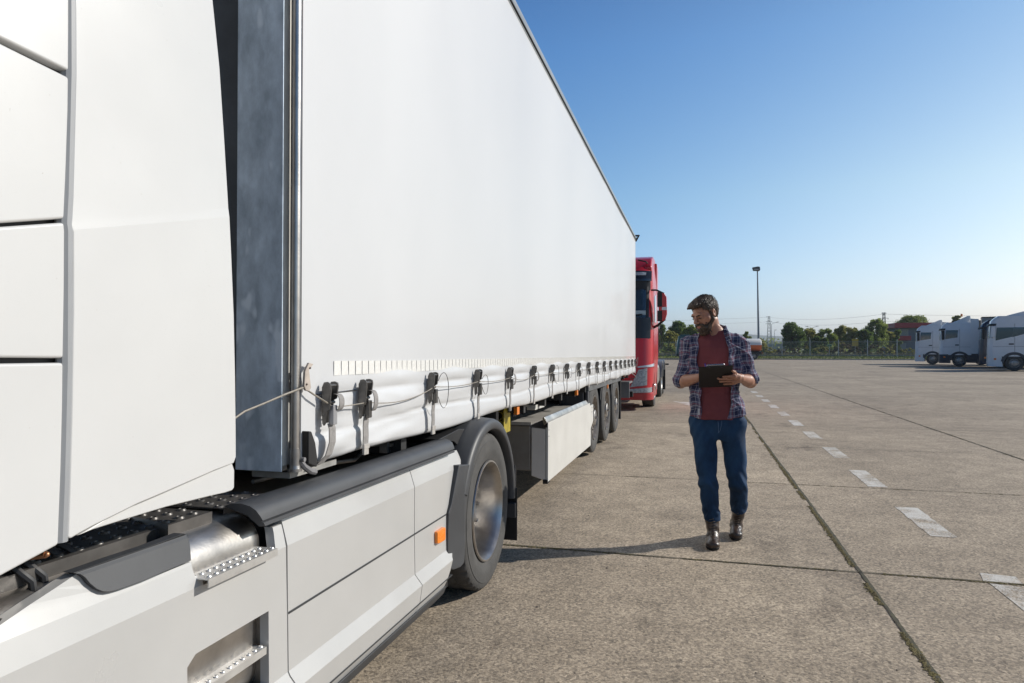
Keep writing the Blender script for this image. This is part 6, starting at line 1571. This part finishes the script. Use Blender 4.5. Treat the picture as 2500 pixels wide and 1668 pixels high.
# boots
BOOT = mat("brown_leather", (.060, .036, .026), .36, col2=(.028, .018, .014), vscale=14, bump=.3, bscale=90, coat=.25)
SOLE = mat("black_sole", (.012, .011, .011), .7); LACE = mat("boot_lace", (.10, .075, .055), .8)
def boot(A_, toe, heel, ph):
    """toe and heel are points on the sole line (local)"""
    A_, toe, heel = Vector(A_), Vector(toe), Vector(heel); d = (toe - heel).normalized(); up = Vector((0, 0, 1)); up = (up - d*up.dot(d)).normalized()
    mid = heel.lerp(toe, .45); f = Field((min(toe.x, heel.x, A_.x) - .12, min(toe.y, heel.y) - .1, -.03), (max(toe.x, heel.x, A_.x) + .12, max(toe.y, heel.y) + .12, .34), .0042)
    b = toe - d*.045
    f.cap(tuple(heel + d*.035 + up*.045), tuple(mid + up*.048), .038, .040, .02); f.cap(tuple(mid + up*.046), tuple(b + up*.037), .042, .036, .015, sq=(1.12, 1, 1))
    f.ell(tuple(b + d*.008 + up*.034), (.048, .045, .034), None, .015)
    ank = A_ + Vector((0, 0, .02))
    f.cap(tuple(heel.lerp(toe, .22) + up*.06), tuple(ank), .043, .048, .03); f.cap(tuple(heel.lerp(toe, .42) + up*.065), tuple(ank + Vector((0, -.012, -.03))), .034, .038, .03)
    f.put(lambda X, Y, Z: .0018*np.sin(110*Z + 60*Y) + .0012*np.sin(90*X + 70*Z), (-1, -1, -1), (1, 1, 1), mode='disp')
    bo = f.build("boot", BOOT, man, 1)
    f = Field((min(toe.x, heel.x) - .12, min(toe.y, heel.y) - .1, -.03), (max(toe.x, heel.x) + .12, max(toe.y, heel.y) + .12, .14), .004)
    f.cap(tuple(heel + d*.04 + up*.03), tuple(b + up*.03), .043, .050, .01)
    n_ = np.array(up)
    base = np.array(heel)
    f.put(lambda X, Y, Z: -(((X - base[0])*n_[0] + (Y - base[1])*n_[1] + (Z - base[2])*n_[2]) - .001), (-1, -1, -1), (1, 1, 1), .003, 'sub') if 0 else None
    f.put(lambda X, Y, Z: np.abs((X - base[0])*n_[0] + (Y - base[1])*n_[1] + (Z - base[2])*n_[2] - .012)*-1 + .011, (-1, -1, -1), (1, 1, 1), .002, 'sub')
    # keep only the slab: (sub of the outside) is done by inverting above
    so = f.build("sole", SOLE, bo, 0)
    mb = MB(); o0 = Vector((MX, MY, 0))
    a0 = heel.lerp(toe, .66) + up*.083; a1 = ank + Vector((0, -.062, -.005))
    for k in range(7):
        c = a0.lerp(a1, k/6.2) + Vector((0, -.006 + .010*math.sin(k/6*math.pi)*-0, 0.0)); w_ = .020
        mb.tube([c + o0 + Vector((-w_, .012, -.003)), c + o0 + Vector((-w_*.4, 0, .0)), c + o0 + Vector((w_*.4, -.0, .006)), c + o0 + Vector((w_, .012, .004))], .0022, 5)
    mb.build("lace", LACE, man)
t1 = P(1739.5, 1343, -.215); boot((A1[0], A1[1], A1[2] - .02), (t1[0], -.225, 0), (t1[0] + .012, .070, 0), 0)
t2 = P(1797, 1320, .10); boot((A2[0], A2[1], A2[2] - .02), (t2[0] - .004, .085, .0), (t2[0] + .02, .375, .045), 1)
# clipboard: held, so a thing of its own
TLc, TRc, BLc, BRc = Z6(447, 918, yb1), Z6(803, 901, yb1), Z6(452, 1131, yb0), Z6(795, 1119, yb0)
cen = sum((Vector(q) for q in (TLc, TRc, BLc, BRc)), Vector())/4
CB = thing("clipboard", (MX + cen.x, MY + cen.y, cen.z), "black clipboard held tilted in both hands by the bearded man", "clipboard")
o0 = Vector((MX, MY, 0)); c0 = [Vector(q) + o0 for q in (BLc, BRc, TRc, TLc)]
nn = (c0[1] - c0[0]).cross(c0[3] - c0[0]).normalized()
if nn.y > 0: nn = -nn
def slab(c, t0, t1):
    mb = MB(); A = [mb.bm.verts.new(p + nn*t0) for p in c]; B = [mb.bm.verts.new(p + nn*t1) for p in c]; mb.bm.faces.new(A); mb.bm.faces.new(B[::-1])
    for i in range(4): j = (i+1) % 4; mb.bm.faces.new((A[i], B[i], B[j], A[j]))
    return mb
slab(c0, -.003, .0005).build("board", mat("black_board", (.014, .013, .013), .5, var=.2, vscale=20), CB, bevel=.0012)
ins = [c0[0].lerp(c0[2], .04), c0[1].lerp(c0[3], .04), c0[2].lerp(c0[0], .03), c0[3].lerp(c0[1], .03)]
slab(ins, -.0055, -.0032).build("paper", mat("white_paper", (.75, .75, .74), .8), CB)
tm = (c0[2] + c0[3])/2; ax = (c0[2] - c0[3]).normalized(); upv = (c0[3] - c0[0]).normalized()
mb = MB(); M = Matrix((ax, upv, nn)).transposed()
mb.obox(tm - nn*.010 - upv*.012 + ax*.0, (.125, .030, .008), M); mb.obox(tm - nn*.012 + upv*.003, (.118, .006, .010), M); mb.build("clip", mat("clip_steel", (.55, .56, .60), .25, metal=.9), CB, bevel=.002)
for s_ in (-1, 1):
    c_ = tm + ax*s_*.042 - upv*.012; mb = MB(); mb.cone(c_ + nn*.0005, c_ + nn*.002, .004, n=10); mb.build("clip_rivet", mat("clip_steel", (.55, .56, .60), .25, metal=.9), CB)
pen = thing("pen", tuple(Vector(pc) + o0), "thin blue pen in the bearded man's hand above the clipboard", "pen")
b_ = tm - nn*.016 - ax*.072 + upv*.014; a_ = b_ - upv*.125 - nn*.004 + ax*.012
mb = MB(); mb.cone(a_, a_.lerp(b_, .12), .0012, .004, 8); mb.cone(a_.lerp(b_, .12), b_, .004, n=8); mb.build("pen_barrel", mat("blue_pen", (.04, .03, .30), .3), pen)
for nm, a, c_ in (("sheet", 1, 1),): pass
# ================================================================ AIR
hz = bpy.data.materials.new("haze_air"); hz.use_nodes = True; t = hz.node_tree
for n_ in list(t.nodes):
    if n_.type == 'BSDF_PRINCIPLED': t.nodes.remove(n_)
pv = t.nodes.new("ShaderNodeVolumePrincipled"); pv.inputs["Color"].default_value = (.80, .90, 1, 1); pv.inputs["Density"].default_value = .00024; pv.inputs["Anisotropy"].default_value = .2
t.links.new(pv.outputs[0], [n_ for n_ in t.nodes if n_.type == 'OUTPUT_MATERIAL'][0].inputs["Volume"])
mb = MB(); mb.box(-4200, 4200, -700, 6200, -5, 125); tag(mb.build("haze", hz, smooth=0), "thin pale blue haze over the far land", "haze", kind="stuff")
